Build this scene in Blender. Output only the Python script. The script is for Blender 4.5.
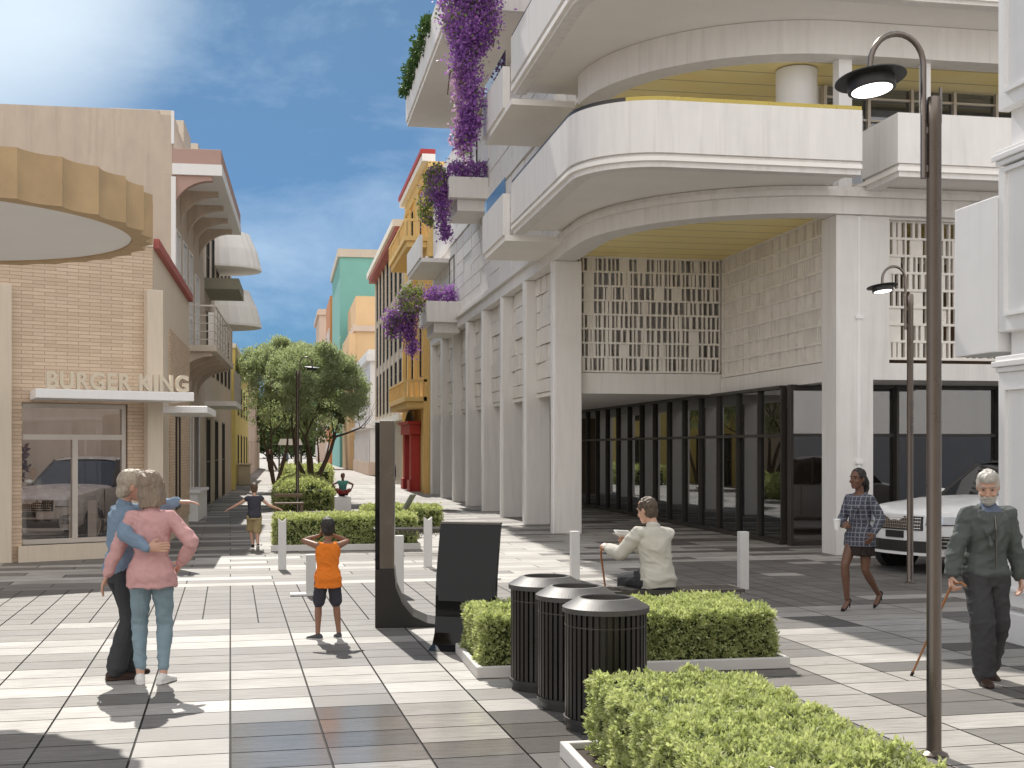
import bpy, math, random
import numpy as np
from mathutils import Vector, Matrix, noise
R = math.radians
SC = bpy.context.scene
COL = SC.collection
for o in list(bpy.data.objects): bpy.data.objects.remove(o)

# ---------------------------------------------------------------- camera, sky, sun, exposure
YAW = R(10.3)                       # the street runs along +Y; the camera looks 10.3 degrees to its right
CY, SY = math.cos(YAW), math.sin(YAW)
cam = bpy.data.cameras.new('camera'); camo = bpy.data.objects.new('camera', cam); COL.objects.link(camo)
camo.location = (0, 0, 1.9); camo.rotation_euler = (R(90), 0, -YAW)
cam.sensor_width = 36; cam.lens = 36*1250/1024; cam.shift_y = 64/1024; cam.clip_end = 2000; cam.clip_start = .1
SC.camera = camo
SUN_EL, SUN_AZ = 46.0, 5.7          # azimuth: degrees left of +Y
sd = Vector((-math.sin(R(SUN_AZ))*math.cos(R(SUN_EL)), math.cos(R(SUN_AZ))*math.cos(R(SUN_EL)), math.sin(R(SUN_EL))))
sl = bpy.data.lights.new('sun', 'SUN'); sl.energy = 3.4; sl.angle = R(.5); sl.color = (1, .95, .87)
so = bpy.data.objects.new('sun', sl); COL.objects.link(so); so.rotation_euler = (-sd).to_track_quat('-Z', 'Y').to_euler(); so.location = (0, 0, 40)
W = bpy.data.worlds.new('World'); SC.world = W; W.use_nodes = True
def world():
    nt = W.node_tree; N = nt.nodes; L = nt.links
    bg = N['Background']; bg.inputs[1].default_value = .15
    sky = N.new('ShaderNodeTexSky'); sky.sky_type = 'NISHITA'; sky.sun_disc = False
    sky.sun_elevation = R(SUN_EL); sky.sun_rotation = R(-SUN_AZ); sky.air_density = 1.0; sky.dust_density = .25; sky.ozone_density = 2.5; sky.altitude = 0
    tc = N.new('ShaderNodeTexCoord')
    mp = N.new('ShaderNodeMapping'); mp.inputs['Scale'].default_value = (1.5, 1.5, 3.2); L.new(tc.outputs['Generated'], mp.inputs[0])
    n1 = N.new('ShaderNodeTexNoise'); n1.inputs['Scale'].default_value = 2.6; n1.inputs['Detail'].default_value = 9; n1.inputs['Roughness'].default_value = .62; n1.inputs['Distortion'].default_value = .25
    L.new(mp.outputs[0], n1.inputs[0])
    r1 = N.new('ShaderNodeMapRange'); r1.inputs[1].default_value = .46; r1.inputs[2].default_value = .82; r1.inputs[4].default_value = .62; r1.clamp = True
    L.new(n1.outputs[0], r1.inputs[0])
    hs = N.new('ShaderNodeHueSaturation'); hs.inputs['Saturation'].default_value = SKY_SAT; hs.inputs['Value'].default_value = SKY_VAL; L.new(sky.outputs[0], hs.inputs['Color'])
    tint = N.new('ShaderNodeMix'); tint.data_type = 'RGBA'; tint.blend_type = 'MULTIPLY'; tint.inputs[0].default_value = 1; tint.inputs[7].default_value = SKY_TINT
    L.new(hs.outputs[0], tint.inputs[6])
    sz = N.new('ShaderNodeSeparateXYZ'); L.new(tc.outputs['Generated'], sz.inputs[0])
    el = N.new('ShaderNodeMapRange'); L.new(sz.outputs[2], el.inputs[0]); el.inputs[1].default_value = .0; el.inputs[2].default_value = .32
    tg = N.new('ShaderNodeMix'); tg.data_type = 'RGBA'; L.new(el.outputs[0], tg.inputs[0]); tg.inputs[6].default_value = SKY_LOW; tg.inputs[7].default_value = SKY_TINT; L.new(tg.outputs[2], tint.inputs[7])
    mx = N.new('ShaderNodeMix'); mx.data_type = 'RGBA'; L.new(r1.outputs[0], mx.inputs[0]); L.new(tint.outputs[2], mx.inputs[6]); mx.inputs[7].default_value = CLOUD
    # added fill: unseen sky behind the camera brightened to light the shaded facades
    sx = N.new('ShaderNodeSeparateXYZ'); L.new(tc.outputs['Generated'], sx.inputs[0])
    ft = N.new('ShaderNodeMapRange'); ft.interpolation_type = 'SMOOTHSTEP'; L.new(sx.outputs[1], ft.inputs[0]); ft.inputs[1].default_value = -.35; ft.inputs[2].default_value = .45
    bk = N.new('ShaderNodeMix'); bk.data_type = 'RGBA'; L.new(ft.outputs[0], bk.inputs[0]); bk.inputs[6].default_value = REAR_FILL; L.new(mx.outputs[2], bk.inputs[7])
    # soft bright glow painted into the sky high on the left
    dv = N.new('ShaderNodeVectorMath'); dv.operation = 'DOT_PRODUCT'; L.new(tc.outputs['Generated'], dv.inputs[0]); dv.inputs[1].default_value = (-.215, .912, .35)
    gw = N.new('ShaderNodeMapRange'); gw.interpolation_type = 'SMOOTHSTEP'; L.new(dv.outputs['Value'], gw.inputs[0]); gw.inputs[1].default_value = .985; gw.inputs[2].default_value = 1.0; gw.inputs[4].default_value = .8
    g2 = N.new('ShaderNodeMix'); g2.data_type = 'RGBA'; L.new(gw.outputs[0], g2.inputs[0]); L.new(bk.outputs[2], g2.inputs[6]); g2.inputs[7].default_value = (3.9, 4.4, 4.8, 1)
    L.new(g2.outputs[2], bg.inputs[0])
SKY_SAT, SKY_VAL = 1.05, .275
SKY_TINT = (.76, .95, 1.0, 1)
SKY_LOW = (.24, .50, .90, 1)
REAR_FILL = (5.8, 5.7, 5.65, 1)
CLOUD = (3.2, 3.9, 4.6, 1)
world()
SC.view_settings.view_transform = 'Standard'; SC.view_settings.look = 'None'; SC.view_settings.gamma = 1; SC.view_settings.exposure = .66
SC.view_settings.use_curve_mapping = False
SC.cycles.max_bounces = 8; SC.cycles.diffuse_bounces = 6; SC.cycles.glossy_bounces = 3; SC.cycles.transparent_max_bounces = 6

# ---------------------------------------------------------------- things, parts, tags
def tag(o, label=None, cat=None, group=None, kind=None):
    if label: o['label'] = label
    if cat: o['category'] = cat
    if group: o['group'] = group
    if kind: o['kind'] = kind
    return o
LOC = {}
def thing(name, label, cat, loc=(0, 0, 0), rotz=0, group=None):
    o = bpy.data.objects.new(name, None); COL.objects.link(o); o.empty_display_size = .2
    o.location = loc; o.rotation_euler = (0, 0, rotz)
    LOC[o.name] = (Vector(loc), rotz)
    return tag(o, label, cat, group)
def link(name, me, mat, parent=None, smooth=False):
    o = bpy.data.objects.new(name, me); COL.objects.link(o)
    if mat is not None and not me.materials: me.materials.append(mat)
    if parent is not None: o.parent = parent
    if smooth: me.polygons.foreach_set('use_smooth', [True]*len(me.polygons))
    return o
def copy_tree(o, parent=None):
    c = o.copy(); COL.objects.link(c)
    if parent is not None: c.parent = parent
    for ch in list(o.children): copy_tree(ch, c)
    return c

class MB:
    """collects shapes and links them as ONE mesh object"""
    def __init__(s, mtx=None): s.v = []; s.f = []; s.m = mtx
    def add(s, vs, fs):
        b = len(s.v)
        for p in vs:
            p = Vector(p); s.v.append(s.m @ p if s.m is not None else p)
        s.f += [tuple(b+i for i in f) for f in fs]
        return s
    def box(s, x0, x1, y0, y1, z0, z1):
        if x0 > x1: x0, x1 = x1, x0
        if y0 > y1: y0, y1 = y1, y0
        if z0 > z1: z0, z1 = z1, z0
        return s.add([(x0,y0,z0),(x1,y0,z0),(x1,y1,z0),(x0,y1,z0),(x0,y0,z1),(x1,y0,z1),(x1,y1,z1),(x0,y1,z1)],
                     [(0,3,2,1),(4,5,6,7),(0,1,5,4),(1,2,6,5),(2,3,7,6),(3,0,4,7)])
    def prism(s, poly, a0, a1, axis='z'):
        n = len(poly)
        def P(p, a): return {'z': (p[0], p[1], a), 'y': (p[0], a, p[1]), 'x': (a, p[0], p[1])}[axis]
        return s.add([P(p, a0) for p in poly]+[P(p, a1) for p in poly],
                     [tuple(range(n))[::-1], tuple(range(n, 2*n))]+[(i, (i+1) % n, n+(i+1) % n, n+i) for i in range(n)])
    def tube(s, pts, r, n=8, caps=True):
        pts = [Vector(p) for p in pts]; k = len(pts); rr = r if isinstance(r, (list, tuple)) else [r]*k
        vs = []; ref = None
        for i, p in enumerate(pts):
            t = (pts[min(i+1, k-1)]-pts[max(i-1, 0)]).normalized()
            if ref is None: ref = t.orthogonal().normalized()
            u = (ref-t*ref.dot(t))
            u = u.normalized() if u.length > 1e-6 else t.orthogonal().normalized()
            ref = u; w = t.cross(u)
            for j in range(n):
                a = 2*math.pi*j/n; vs.append(p+(u*math.cos(a)+w*math.sin(a))*rr[i])
        fs = [(i*n+j, i*n+(j+1) % n, (i+1)*n+(j+1) % n, (i+1)*n+j) for i in range(k-1) for j in range(n)]
        if caps: fs += [tuple(range(n))[::-1], tuple(range((k-1)*n, k*n))]
        return s.add(vs, fs)
    def lathe(s, prof, n=32, c=(0, 0, 0), a0=0, a1=2*math.pi, sx=1, sy=1):
        full = abs(a1-a0-2*math.pi) < 1e-6; m = n if full else n+1; k = len(prof)
        vs = [(c[0]+r*sx*math.cos(a0+(a1-a0)*j/n), c[1]+r*sy*math.sin(a0+(a1-a0)*j/n), c[2]+z) for r, z in prof for j in range(m)]
        fs = [(i*m+j, i*m+(j+1) % m, (i+1)*m+(j+1) % m, (i+1)*m+j) for i in range(k-1) for j in range(n)]
        return s.add(vs, fs)
    def ell(s, c, r, n=12, m=8):
        prof = [(max(1e-4, math.sin(math.pi*i/m)), -math.cos(math.pi*i/m)) for i in range(m+1)]
        vs = [(c[0]+q*r[0]*math.cos(2*math.pi*j/n), c[1]+q*r[1]*math.sin(2*math.pi*j/n), c[2]+z*r[2]) for q, z in prof for j in range(n)]
        return s.add(vs, [(i*n+j, i*n+(j+1) % n, (i+1)*n+(j+1) % n, (i+1)*n+j) for i in range(m) for j in range(n)])
    def loft(s, rings):
        """rings: (centre, u axis, v axis, ru, rv)"""
        n = 14; vs = []
        for c, u, v, ru, rv in rings:
            for j in range(n):
                a = 2*math.pi*j/n; vs.append(Vector(c)+Vector(u)*(ru*math.cos(a))+Vector(v)*(rv*math.sin(a)))
        k = len(rings)
        fs = [(i*n+j, i*n+(j+1) % n, (i+1)*n+(j+1) % n, (i+1)*n+j) for i in range(k-1) for j in range(n)]
        return s.add(vs, fs+[tuple(range(n))[::-1], tuple(range((k-1)*n, k*n))])
    def band(s, path, o0, o1, z0, z1, closed=False):
        """a beam swept along a plan path: path = [(x, y, nx, ny)], offsets along the normal"""
        vs = []; k = len(path)
        for x, y, nx, ny in path:
            vs += [(x+nx*o0, y+ny*o0, z0), (x+nx*o1, y+ny*o1, z0), (x+nx*o1, y+ny*o1, z1), (x+nx*o0, y+ny*o0, z1)]
        fs = []
        for i in range(k-1):
            for j in range(4): fs.append((i*4+j, i*4+(j+1) % 4, i*4+4+(j+1) % 4, i*4+4+j))
        fs += [(0, 1, 2, 3), tuple((k-1)*4+j for j in (3, 2, 1, 0))]
        return s.add(vs, fs)
    def mesh(s, name):
        me = bpy.data.meshes.new(name); me.from_pydata(s.v, [], s.f); me.update()
        import bmesh
        bm = bmesh.new(); bm.from_mesh(me); bmesh.ops.recalc_face_normals(bm, faces=bm.faces); bm.to_mesh(me); bm.free()
        return me
    def build(s, name, mat, parent=None, world=False, smooth=False, bevel=0):
        if world and parent is not None:
            p = parent
            while p.parent is not None: p = p.parent
            l, rz = LOC[p.name]; m = Matrix.Translation(l) @ Matrix.Rotation(rz, 4, 'Z'); mi = m.inverted()
            s.v = [mi @ v for v in s.v]
        o = link(name, s.mesh(name), mat, parent, smooth)
        if bevel:
            b = o.modifiers.new('bevel', 'BEVEL'); b.width = bevel; b.segments = 2; b.limit_method = 'ANGLE'
        if smooth:
            try: o.data.set_sharp_from_angle(angle=R(40))
            except Exception: pass
        return o

def quads(name, co, mat, parent=None, col=None, cname='tint', smooth=False):
    """co: (n, 4, 3) array of quads, fast"""
    n = len(co); me = bpy.data.meshes.new(name)
    me.vertices.add(n*4); me.vertices.foreach_set('co', np.asarray(co, np.float32).ravel())
    me.loops.add(n*4); me.loops.foreach_set('vertex_index', np.arange(n*4, dtype=np.int32))
    me.polygons.add(n); me.polygons.foreach_set('loop_start', np.arange(0, n*4, 4, dtype=np.int32))
    try: me.polygons.foreach_set('loop_total', np.full(n, 4, dtype=np.int32))
    except Exception: pass
    if col is not None:
        col = np.asarray(col, np.float32)
        if col.ndim == 1:
            at = me.attributes.new(cname, 'FLOAT', 'FACE'); at.data.foreach_set('value', col)
        else:
            at = me.attributes.new(cname, 'FLOAT_COLOR', 'FACE'); at.data.foreach_set('color', col.ravel())
    me.update(calc_edges=True); me.validate()
    return link(name, me, mat, parent, smooth)

# ---------------------------------------------------------------- materials
def nodes(name):
    m = bpy.data.materials.new(name); m.use_nodes = True
    return m, m.node_tree.nodes, m.node_tree.links, m.node_tree.nodes['Principled BSDF']
def c4(c): return (c[0], c[1], c[2], 1)
def coords(N, L, scale=(1, 1, 1), rot=(0, 0, 0), kind='Object'):
    tc = N.new('ShaderNodeTexCoord'); mp = N.new('ShaderNodeMapping'); mp.inputs['Scale'].default_value = scale; mp.inputs['Rotation'].default_value = rot
    L.new(tc.outputs[kind], mp.inputs[0]); return mp.outputs[0]
def mixc(N, L, f, a, b, mode='MIX'):
    x = N.new('ShaderNodeMix'); x.data_type = 'RGBA'; x.blend_type = mode
    for i, v in ((0, f), (6, a), (7, b)):
        if hasattr(v, 'links'): L.new(v, x.inputs[i])
        else: x.inputs[i].default_value = v if i == 0 else c4(v)
    return x.outputs[2]
def rng(N, L, src, a, b, c=0, d=1):
    x = N.new('ShaderNodeMapRange'); L.new(src, x.inputs[0])
    for i, v in enumerate((a, b, c, d)): x.inputs[i+1].default_value = v
    return x.outputs[0]
def ntex(N, L, vec, scale, detail=5, rough=.55):
    x = N.new('ShaderNodeTexNoise'); x.inputs['Scale'].default_value = scale; x.inputs['Detail'].default_value = detail; x.inputs['Roughness'].default_value = rough
    L.new(vec, x.inputs[0]); return x.outputs[0]
def bump(N, L, bs, h, strength=.3, dist=.02):
    x = N.new('ShaderNodeBump'); x.inputs['Strength'].default_value = strength; x.inputs['Distance'].default_value = dist
    L.new(h, x.inputs['Height']); L.new(x.outputs[0], bs.inputs['Normal'])
def plain(name, c, rough=.6, metal=0, var=.12, scale=3, stretch=(1, 1, 1), bmp=.15, bscale=40, spec=.5, big=.5, streak=0):
    m, N, L, b = nodes(name)
    v = coords(N, L, stretch)
    n = ntex(N, L, v, scale, 6); n2 = ntex(N, L, v, scale*.22, 3)
    d = tuple(x*(1-var) for x in c); e = tuple(min(1, x*(1+var*.6)) for x in c)
    k = mixc(N, L, rng(N, L, n, .3, .7), d, e)
    k = mixc(N, L, rng(N, L, n2, .35, .7, 0, big), k, tuple(x*(1-var*1.2) for x in c))
    if streak:                                                     # rain streaks and grime
        ns = ntex(N, L, coords(N, L, (4, 4, .22)), 1.6, 7, .65); k = mixc(N, L, rng(N, L, ns, .52, .74, 0, streak), k, tuple(x*.52 for x in (c[0]*.98, c[1]*.97, c[2]*.93)))
        nb = ntex(N, L, coords(N, L), .55, 7, .62); k = mixc(N, L, rng(N, L, nb, .54, .70, 0, streak*.6), k, tuple(x*.62 for x in c))
    L.new(k, b.inputs['Base Color'])
    b.inputs['Roughness'].default_value = rough; b.inputs['Metallic'].default_value = metal; b.inputs['Specular IOR Level'].default_value = spec
    if rough > .15: L.new(rng(N, L, n, .2, .8, max(.02, rough-.1), min(1, rough+.1)), b.inputs['Roughness'])
    if bmp: bump(N, L, b, ntex(N, L, v, bscale, 4), bmp, .01)
    return m
def foliage(name, a, b_, trans=.35, rough=.55):
    m, N, L, b = nodes(name)
    at = N.new('ShaderNodeAttribute'); at.attribute_name = 'tint'
    k = mixc(N, L, at.outputs['Fac'], a, b_)
    L.new(k, b.inputs['Base Color']); b.inputs['Roughness'].default_value = rough; b.inputs['Specular IOR Level'].default_value = .35
    tr = N.new('ShaderNodeBsdfTranslucent'); k2 = mixc(N, L, 1.0, k, (1.0, 1.1, .72), 'MULTIPLY'); L.new(k2, tr.inputs[0])
    ms = N.new('ShaderNodeMixShader'); ms.inputs[0].default_value = trans
    L.new(b.outputs[0], ms.inputs[1]); L.new(tr.outputs[0], ms.inputs[2]); L.new(ms.outputs[0], N['Material Output'].inputs[0])
    return m
def petals(name, a, b_): 
    m = foliage(name, a, b_, .4)
    for n in m.node_tree.nodes:
        if n.type == 'MIX' and n.blend_type == 'MULTIPLY': n.inputs[7].default_value = (1, 1, 1, 1)
    return m
def glass(name, tint, refl, dark=(.02, .02, .02), see=.5, rough=.01):
    """window pane: part mirror, part see-through, part dark film"""
    m, N, L, b = nodes(name)
    b.inputs['Base Color'].default_value = c4(dark); b.inputs['Roughness'].default_value = .08
    tr = N.new('ShaderNodeBsdfTransparent'); tr.inputs[0].default_value = c4(tint)
    gl = N.new('ShaderNodeBsdfGlossy'); gl.inputs['Roughness'].default_value = rough; gl.inputs[0].default_value = (.9, .92, .95, 1)
    lw = N.new('ShaderNodeLayerWeight'); lw.inputs[0].default_value = .25
    f = rng(N, L, lw.outputs['Fresnel'], 0, 1, refl, 1)
    m1 = N.new('ShaderNodeMixShader'); m1.inputs[0].default_value = see; L.new(b.outputs[0], m1.inputs[1]); L.new(tr.outputs[0], m1.inputs[2])
    m2 = N.new('ShaderNodeMixShader'); L.new(f, m2.inputs[0]); L.new(m1.outputs[0], m2.inputs[1]); L.new(gl.outputs[0], m2.inputs[2])
    L.new(m2.outputs[0], N['Material Output'].inputs[0])
    return m
def brick_mat(name, a, b_, mortar, rot):
    m, N, L, b = nodes(name)
    v = coords(N, L, (1, 1, 1), rot)
    bt = N.new('ShaderNodeTexBrick'); L.new(v, bt.inputs[0]); bt.inputs['Color1'].default_value = c4(a); bt.inputs['Color2'].default_value = c4(b_); bt.inputs['Mortar'].default_value = c4(mortar)
    bt.inputs['Scale'].default_value = 1; bt.inputs['Brick Width'].default_value = .34; bt.inputs['Row Height'].default_value = .062; bt.inputs['Mortar Size'].default_value = .005; bt.inputs['Mortar Smooth'].default_value = .2; bt.inputs['Bias'].default_value = .1
    n = ntex(N, L, v, 14, 5)
    k = mixc(N, L, rng(N, L, n, .3, .7, 0, .35), bt.outputs[0], tuple(x*.7 for x in a))
    L.new(k, b.inputs['Base Color']); b.inputs['Roughness'].default_value = .8
    sub = N.new('ShaderNodeMath'); sub.operation = 'SUBTRACT'; sub.inputs[0].default_value = 1; L.new(bt.outputs['Fac'], sub.inputs[1])
    bump(N, L, b, sub.outputs[0], .5, .02)
    return m
def gold_mat():
    m, N, L, b = nodes('perforated_brass')
    v = coords(N, L)
    vo = N.new('ShaderNodeTexVoronoi'); vo.inputs['Scale'].default_value = 16; vo.inputs['Randomness'].default_value = 0; L.new(v, vo.inputs[0])
    n = ntex(N, L, v, 1.3, 4); w = N.new('ShaderNodeTexWave'); w.inputs['Scale'].default_value = .42; w.inputs['Distortion'].default_value = 0; w.bands_direction = 'Y'; L.new(v, w.inputs[0])
    k = mixc(N, L, rng(N, L, n, .3, .7), (.93, .76, .30), (.96, .83, .40))
    k = mixc(N, L, rng(N, L, vo.outputs['Distance'], .18, .22, .45, 0), k, (.18, .12, .04))
    k = mixc(N, L, rng(N, L, w.outputs[0], .985, .995, 0, .6), k, (.25, .18, .08))
    L.new(k, b.inputs['Base Color']); b.inputs['Metallic'].default_value = .0; b.inputs['Roughness'].default_value = .4
    bump(N, L, b, vo.outputs['Distance'], .25, .02)
    return m
def tile_mat():
    m, N, L, b = nodes('paving_stone')
    at = N.new('ShaderNodeAttribute'); at.attribute_name = 'tint'
    v = coords(N, L, (1, 9, 1), (0, 0, R(-2.4))); n = ntex(N, L, v, 3.0, 8, .65)
    v2 = coords(N, L); n2 = ntex(N, L, v2, .9, 6); n3 = ntex(N, L, v2, 60, 3)
    k = mixc(N, L, rng(N, L, n, .35, .7, .0, .55), at.outputs['Color'], (.30, .27, .24), 'MULTIPLY')
    sc = mixc(N, L, rng(N, L, n2, .42, .62, 0, .28), k, (.12, .105, .09))
    k = mixc(N, L, rng(N, L, n3, .3, .7, 0, .12), sc, (.05, .05, .05))
    vo = N.new('ShaderNodeTexVoronoi'); vo.inputs['Scale'].default_value = 1.7; L.new(v2, vo.inputs[0])      # trodden-in spots
    k = mixc(N, L, rng(N, L, vo.outputs['Distance'], .035, .05, .45, 0), k, (.06, .055, .05))
    n4 = ntex(N, L, v2, .33, 5, .6); k = mixc(N, L, rng(N, L, n4, .5, .7, 0, .3), k, (.16, .14, .12))
    L.new(k, b.inputs['Base Color'])
    wet = N.new('ShaderNodeMapRange'); L.new(at.outputs['Alpha'], wet.inputs[0]); wet.inputs[3].default_value = .62; wet.inputs[4].default_value = .10
    ad = N.new('ShaderNodeMath'); ad.operation = 'ADD'; L.new(wet.outputs[0], ad.inputs[0]); L.new(rng(N, L, n, .2, .8, -.06, .1), ad.inputs[1]); ad.use_clamp = True
    L.new(ad.outputs[0], b.inputs['Roughness']); b.inputs['Specular IOR Level'].default_value = .5
    bump(N, L, b, n, .18, .008)
    return m
def ground_mat():
    m, N, L, b = nodes('pavement_joint_concrete')
    v = coords(N, L); n = ntex(N, L, v, .6, 6)
    bt = N.new('ShaderNodeTexBrick'); L.new(v, bt.inputs[0]); bt.inputs['Scale'].default_value = 1; bt.inputs['Brick Width'].default_value = 1.2; bt.inputs['Row Height'].default_value = .6; bt.inputs['Mortar Size'].default_value = .01
    bt.inputs['Color1'].default_value = (.42, .39, .36, 1); bt.inputs['Color2'].default_value = (.25, .23, .21, 1); bt.inputs['Mortar'].default_value = (.07, .065, .06, 1)
    k = mixc(N, L, rng(N, L, n, .3, .7, 0, .4), bt.outputs[0], (.2, .18, .16)); L.new(k, b.inputs['Base Color']); b.inputs['Roughness'].default_value = .75
    return m
def plaid(name):
    m, N, L, b = nodes(name)
    v = coords(N, L)
    def lines(dirn, s, a, o=0):
        w = N.new('ShaderNodeTexWave'); w.bands_direction = dirn; w.inputs['Scale'].default_value = s; w.inputs['Phase Offset'].default_value = o; L.new(v, w.inputs[0]); return rng(N, L, w.outputs[0], a, a+.03)
    k = mixc(N, L, lines('Z', 6.0, .90), (.05, .055, .075), (.22, .225, .26)); k2 = mixc(N, L, lines('X', 6.4, .90), k, (.24, .245, .28)); k3 = mixc(N, L, lines('Z', 8.4, .94, 1.5), k2, (.13, .12, .16))
    L.new(k3, b.inputs['Base Color']); b.inputs['Roughness'].default_value = .9
    return m
def emit(name, c, s):
    m, N, L, b = nodes(name); b.inputs['Base Color'].default_value = c4(c); b.inputs['Emission Color'].default_value = c4(c); b.inputs['Emission Strength'].default_value = s
    return m

M = {}
M['concrete'] = plain('white_board_marked_concrete', (.755, .73, .705), .65, var=.06, scale=2.2, stretch=(3, 3, .5), bmp=.05, bscale=18, streak=.30)
M['white'] = plain('white_paint', (.82, .81, .80), .5, var=.04, scale=2, bmp=.05, streak=.12)
M['screen'] = plain('pale_precast_screen', (.78, .74, .69), .7, var=.08, scale=4, bmp=.1)
M['stucco'] = plain('tan_stucco', (.57, .475, .385), .85, var=.13, scale=2.5, stretch=(1.2, 1.2, .5), bmp=.2, bscale=60, streak=.35)
M['stone'] = plain('sand_stone_cladding', (.64, .55, .44), .8, var=.07, scale=3, stretch=(8, 8, .6), bmp=.12)
M['scallop'] = plain('ochre_render', (.52, .365, .205), .8, var=.16, scale=3.5, bmp=.2)
M['soffit'] = plain('soffit_plaster', (.84, .81, .77), .8, var=.04, scale=1.5, bmp=.03)
M['brick'] = brick_mat('tan_roman_brick', (.70, .55, .41), (.58, .44, .32), (.36, .26, .185), (R(90), 0, 0))
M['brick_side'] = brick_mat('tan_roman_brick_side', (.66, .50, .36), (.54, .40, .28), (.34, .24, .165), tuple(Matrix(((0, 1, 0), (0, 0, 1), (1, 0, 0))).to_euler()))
M['red'] = plain('red_paint', (.42, .035, .03), .55, var=.12)
M['coping'] = plain('faded_red_coping', (.38, .10, .085), .7, var=.12)
M['pink'] = plain('dusty_pink_render', (.46, .305, .26), .8, var=.08)
M['cream'] = plain('cream_render', (.60, .53, .44), .85, var=.1, stretch=(1, 1, .4), bmp=.15)
M['beige'] = plain('beige_render', (.57, .50, .42), .85, var=.1, bmp=.15)
M['yellow'] = plain('yellow_render', (.72, .50, .20), .8, var=.1, bmp=.12)
M['lemon'] = plain('lemon_render', (.74, .60, .20), .8, var=.1, bmp=.12)
M['teal'] = plain('teal_render', (.20, .46, .41), .8, var=.07, scale=.6, bmp=.05)
M['peach'] = plain('peach_render', (.74, .51, .28), .8, var=.08, scale=.6, bmp=.05)
M['orange'] = plain('burnt_orange_render', (.55, .22, .08), .8, var=.1)
M['pale'] = plain('pale_pink_render', (.66, .52, .42), .8, var=.07, scale=.6)
M['window'] = glass('window_glass', (.4, .42, .45), .12, (.035, .04, .045), .25)
M['shopglass'] = glass('shop_glass', (.92, .90, .90), .03, (.02, .02, .02), .93)
M['arcadeglass'] = glass('arcade_glass', (.62, .57, .53), .15, (.02, .018, .016), .8)
M['clear'] = glass('clear_glass', (.86, .92, .90), .06, (.5, .55, .5), .9)
M['black'] = plain('black_powder_coat', (.018, .017, .016), .4, var=.1, bmp=0)
M['frame'] = plain('bronze_window_frame', (.035, .03, .026), .4, var=.1, bmp=0)
M['alu'] = plain('brushed_aluminium_frame', (.55, .50, .45), .4, .3, var=.05, bmp=0)
M['steel'] = plain('brushed_steel', (.17, .155, .14), .24, .95, var=.12, scale=3, bmp=.02, bscale=20)
M['lamp'] = plain('bronze_lamp_metal', (.20, .17, .15), .30, .92, var=.08, bmp=0)
M['brass'] = plain('brass_rail', (.42, .33, .09), .3, .7, var=.1, bmp=0)
M['gold'] = gold_mat()
M['tile'] = tile_mat(); M['ground'] = ground_mat()
M['bollard'] = plain('grey_bollard_concrete', (.60, .59, .57), .7, var=.06)
M['planter'] = plain('planter_concrete', (.62, .60, .57), .65, var=.07)
M['soil'] = plain('soil', (.05, .035, .022), .95, var=.3, scale=10)
M['bark'] = plain('tree_bark', (.115, .08, .055), .9, var=.3, scale=9, stretch=(1, 1, .3), bmp=.6, bscale=25)
M['leaf'] = foliage('tree_leaf', (.22, .26, .14), (.60, .64, .45), .5)
M['farleaf'] = foliage('far_tree_leaf', (.07, .11, .045), (.17, .22, .09), .3)
M['hedge'] = foliage('hedge_leaf', (.30, .335, .13), (.72, .73, .42), .48)
M['vine'] = foliage('vine_leaf', (.10, .15, .035), (.34, .38, .14), .35)
M['darkvine'] = foliage('trailing_evergreen_leaf', (.03, .07, .02), (.08, .14, .04), .3)
M['petal'] = petals('bougainvillea_petal', (.22, .08, .36), (.50, .24, .60))
M['palepetal'] = petals('pale_pink_petal', (.50, .28, .46), (.70, .52, .62))
M['bush'] = petals('dark_burgundy_leaf', (.06, .012, .025), (.14, .03, .06))
M['wood'] = plain('bench_wood', (.20, .14, .09), .6, var=.2, scale=6, stretch=(.4, 6, 6))
M['canewood'] = plain('cane_wood', (.34, .15, .06), .45, var=.15)
M['mesh'] = plain('dark_wire_metal', (.10, .09, .085), .45, .6, var=.1, bmp=0)
M['screenglass'] = plain('black_gloss_panel', (.004, .004, .004), .05, var=.1, bmp=0, spec=.3)
M['carwhite'] = plain('white_car_paint', (.78, .78, .78), .18, var=.02, bmp=0); 
M['cargrey'] = plain('grey_car_paint', (.58, .58, .60), .25, .1, var=.03, bmp=0)
M['carglass'] = plain('car_glass', (.02, .023, .027), .04, var=.05, bmp=0, spec=.8)
M['tyre'] = plain('tyre_rubber', (.02, .02, .02), .85, var=.1)
M['chrome'] = plain('chrome', (.65, .65, .66), .12, 1, var=.02, bmp=0)
M['headlight'] = plain('headlight_lens', (.55, .60, .68), .08, .3, var=.1, bmp=0, spec=.9)
M['lens'] = emit('lamp_lens', (1, .97, .9), 2.2)
M['darkdoor'] = plain('dark_green_door', (.045, .06, .055), .5, var=.1)
M['interior'] = plain('interior_wall', (.22, .155, .11), .8, var=.15, scale=2, stretch=(3, 3, .4))
M['curtain'] = plain('interior_curtain', (.30, .24, .19), .9, var=.35, scale=3, stretch=(9, 9, .15), bmp=.3)
M['paper'] = plain('paper', (.85, .85, .83), .7, var=.02)
M['letter'] = plain('sign_letter_metal', (.66, .58, .45), .45, .2, var=.05, bmp=0)
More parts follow.
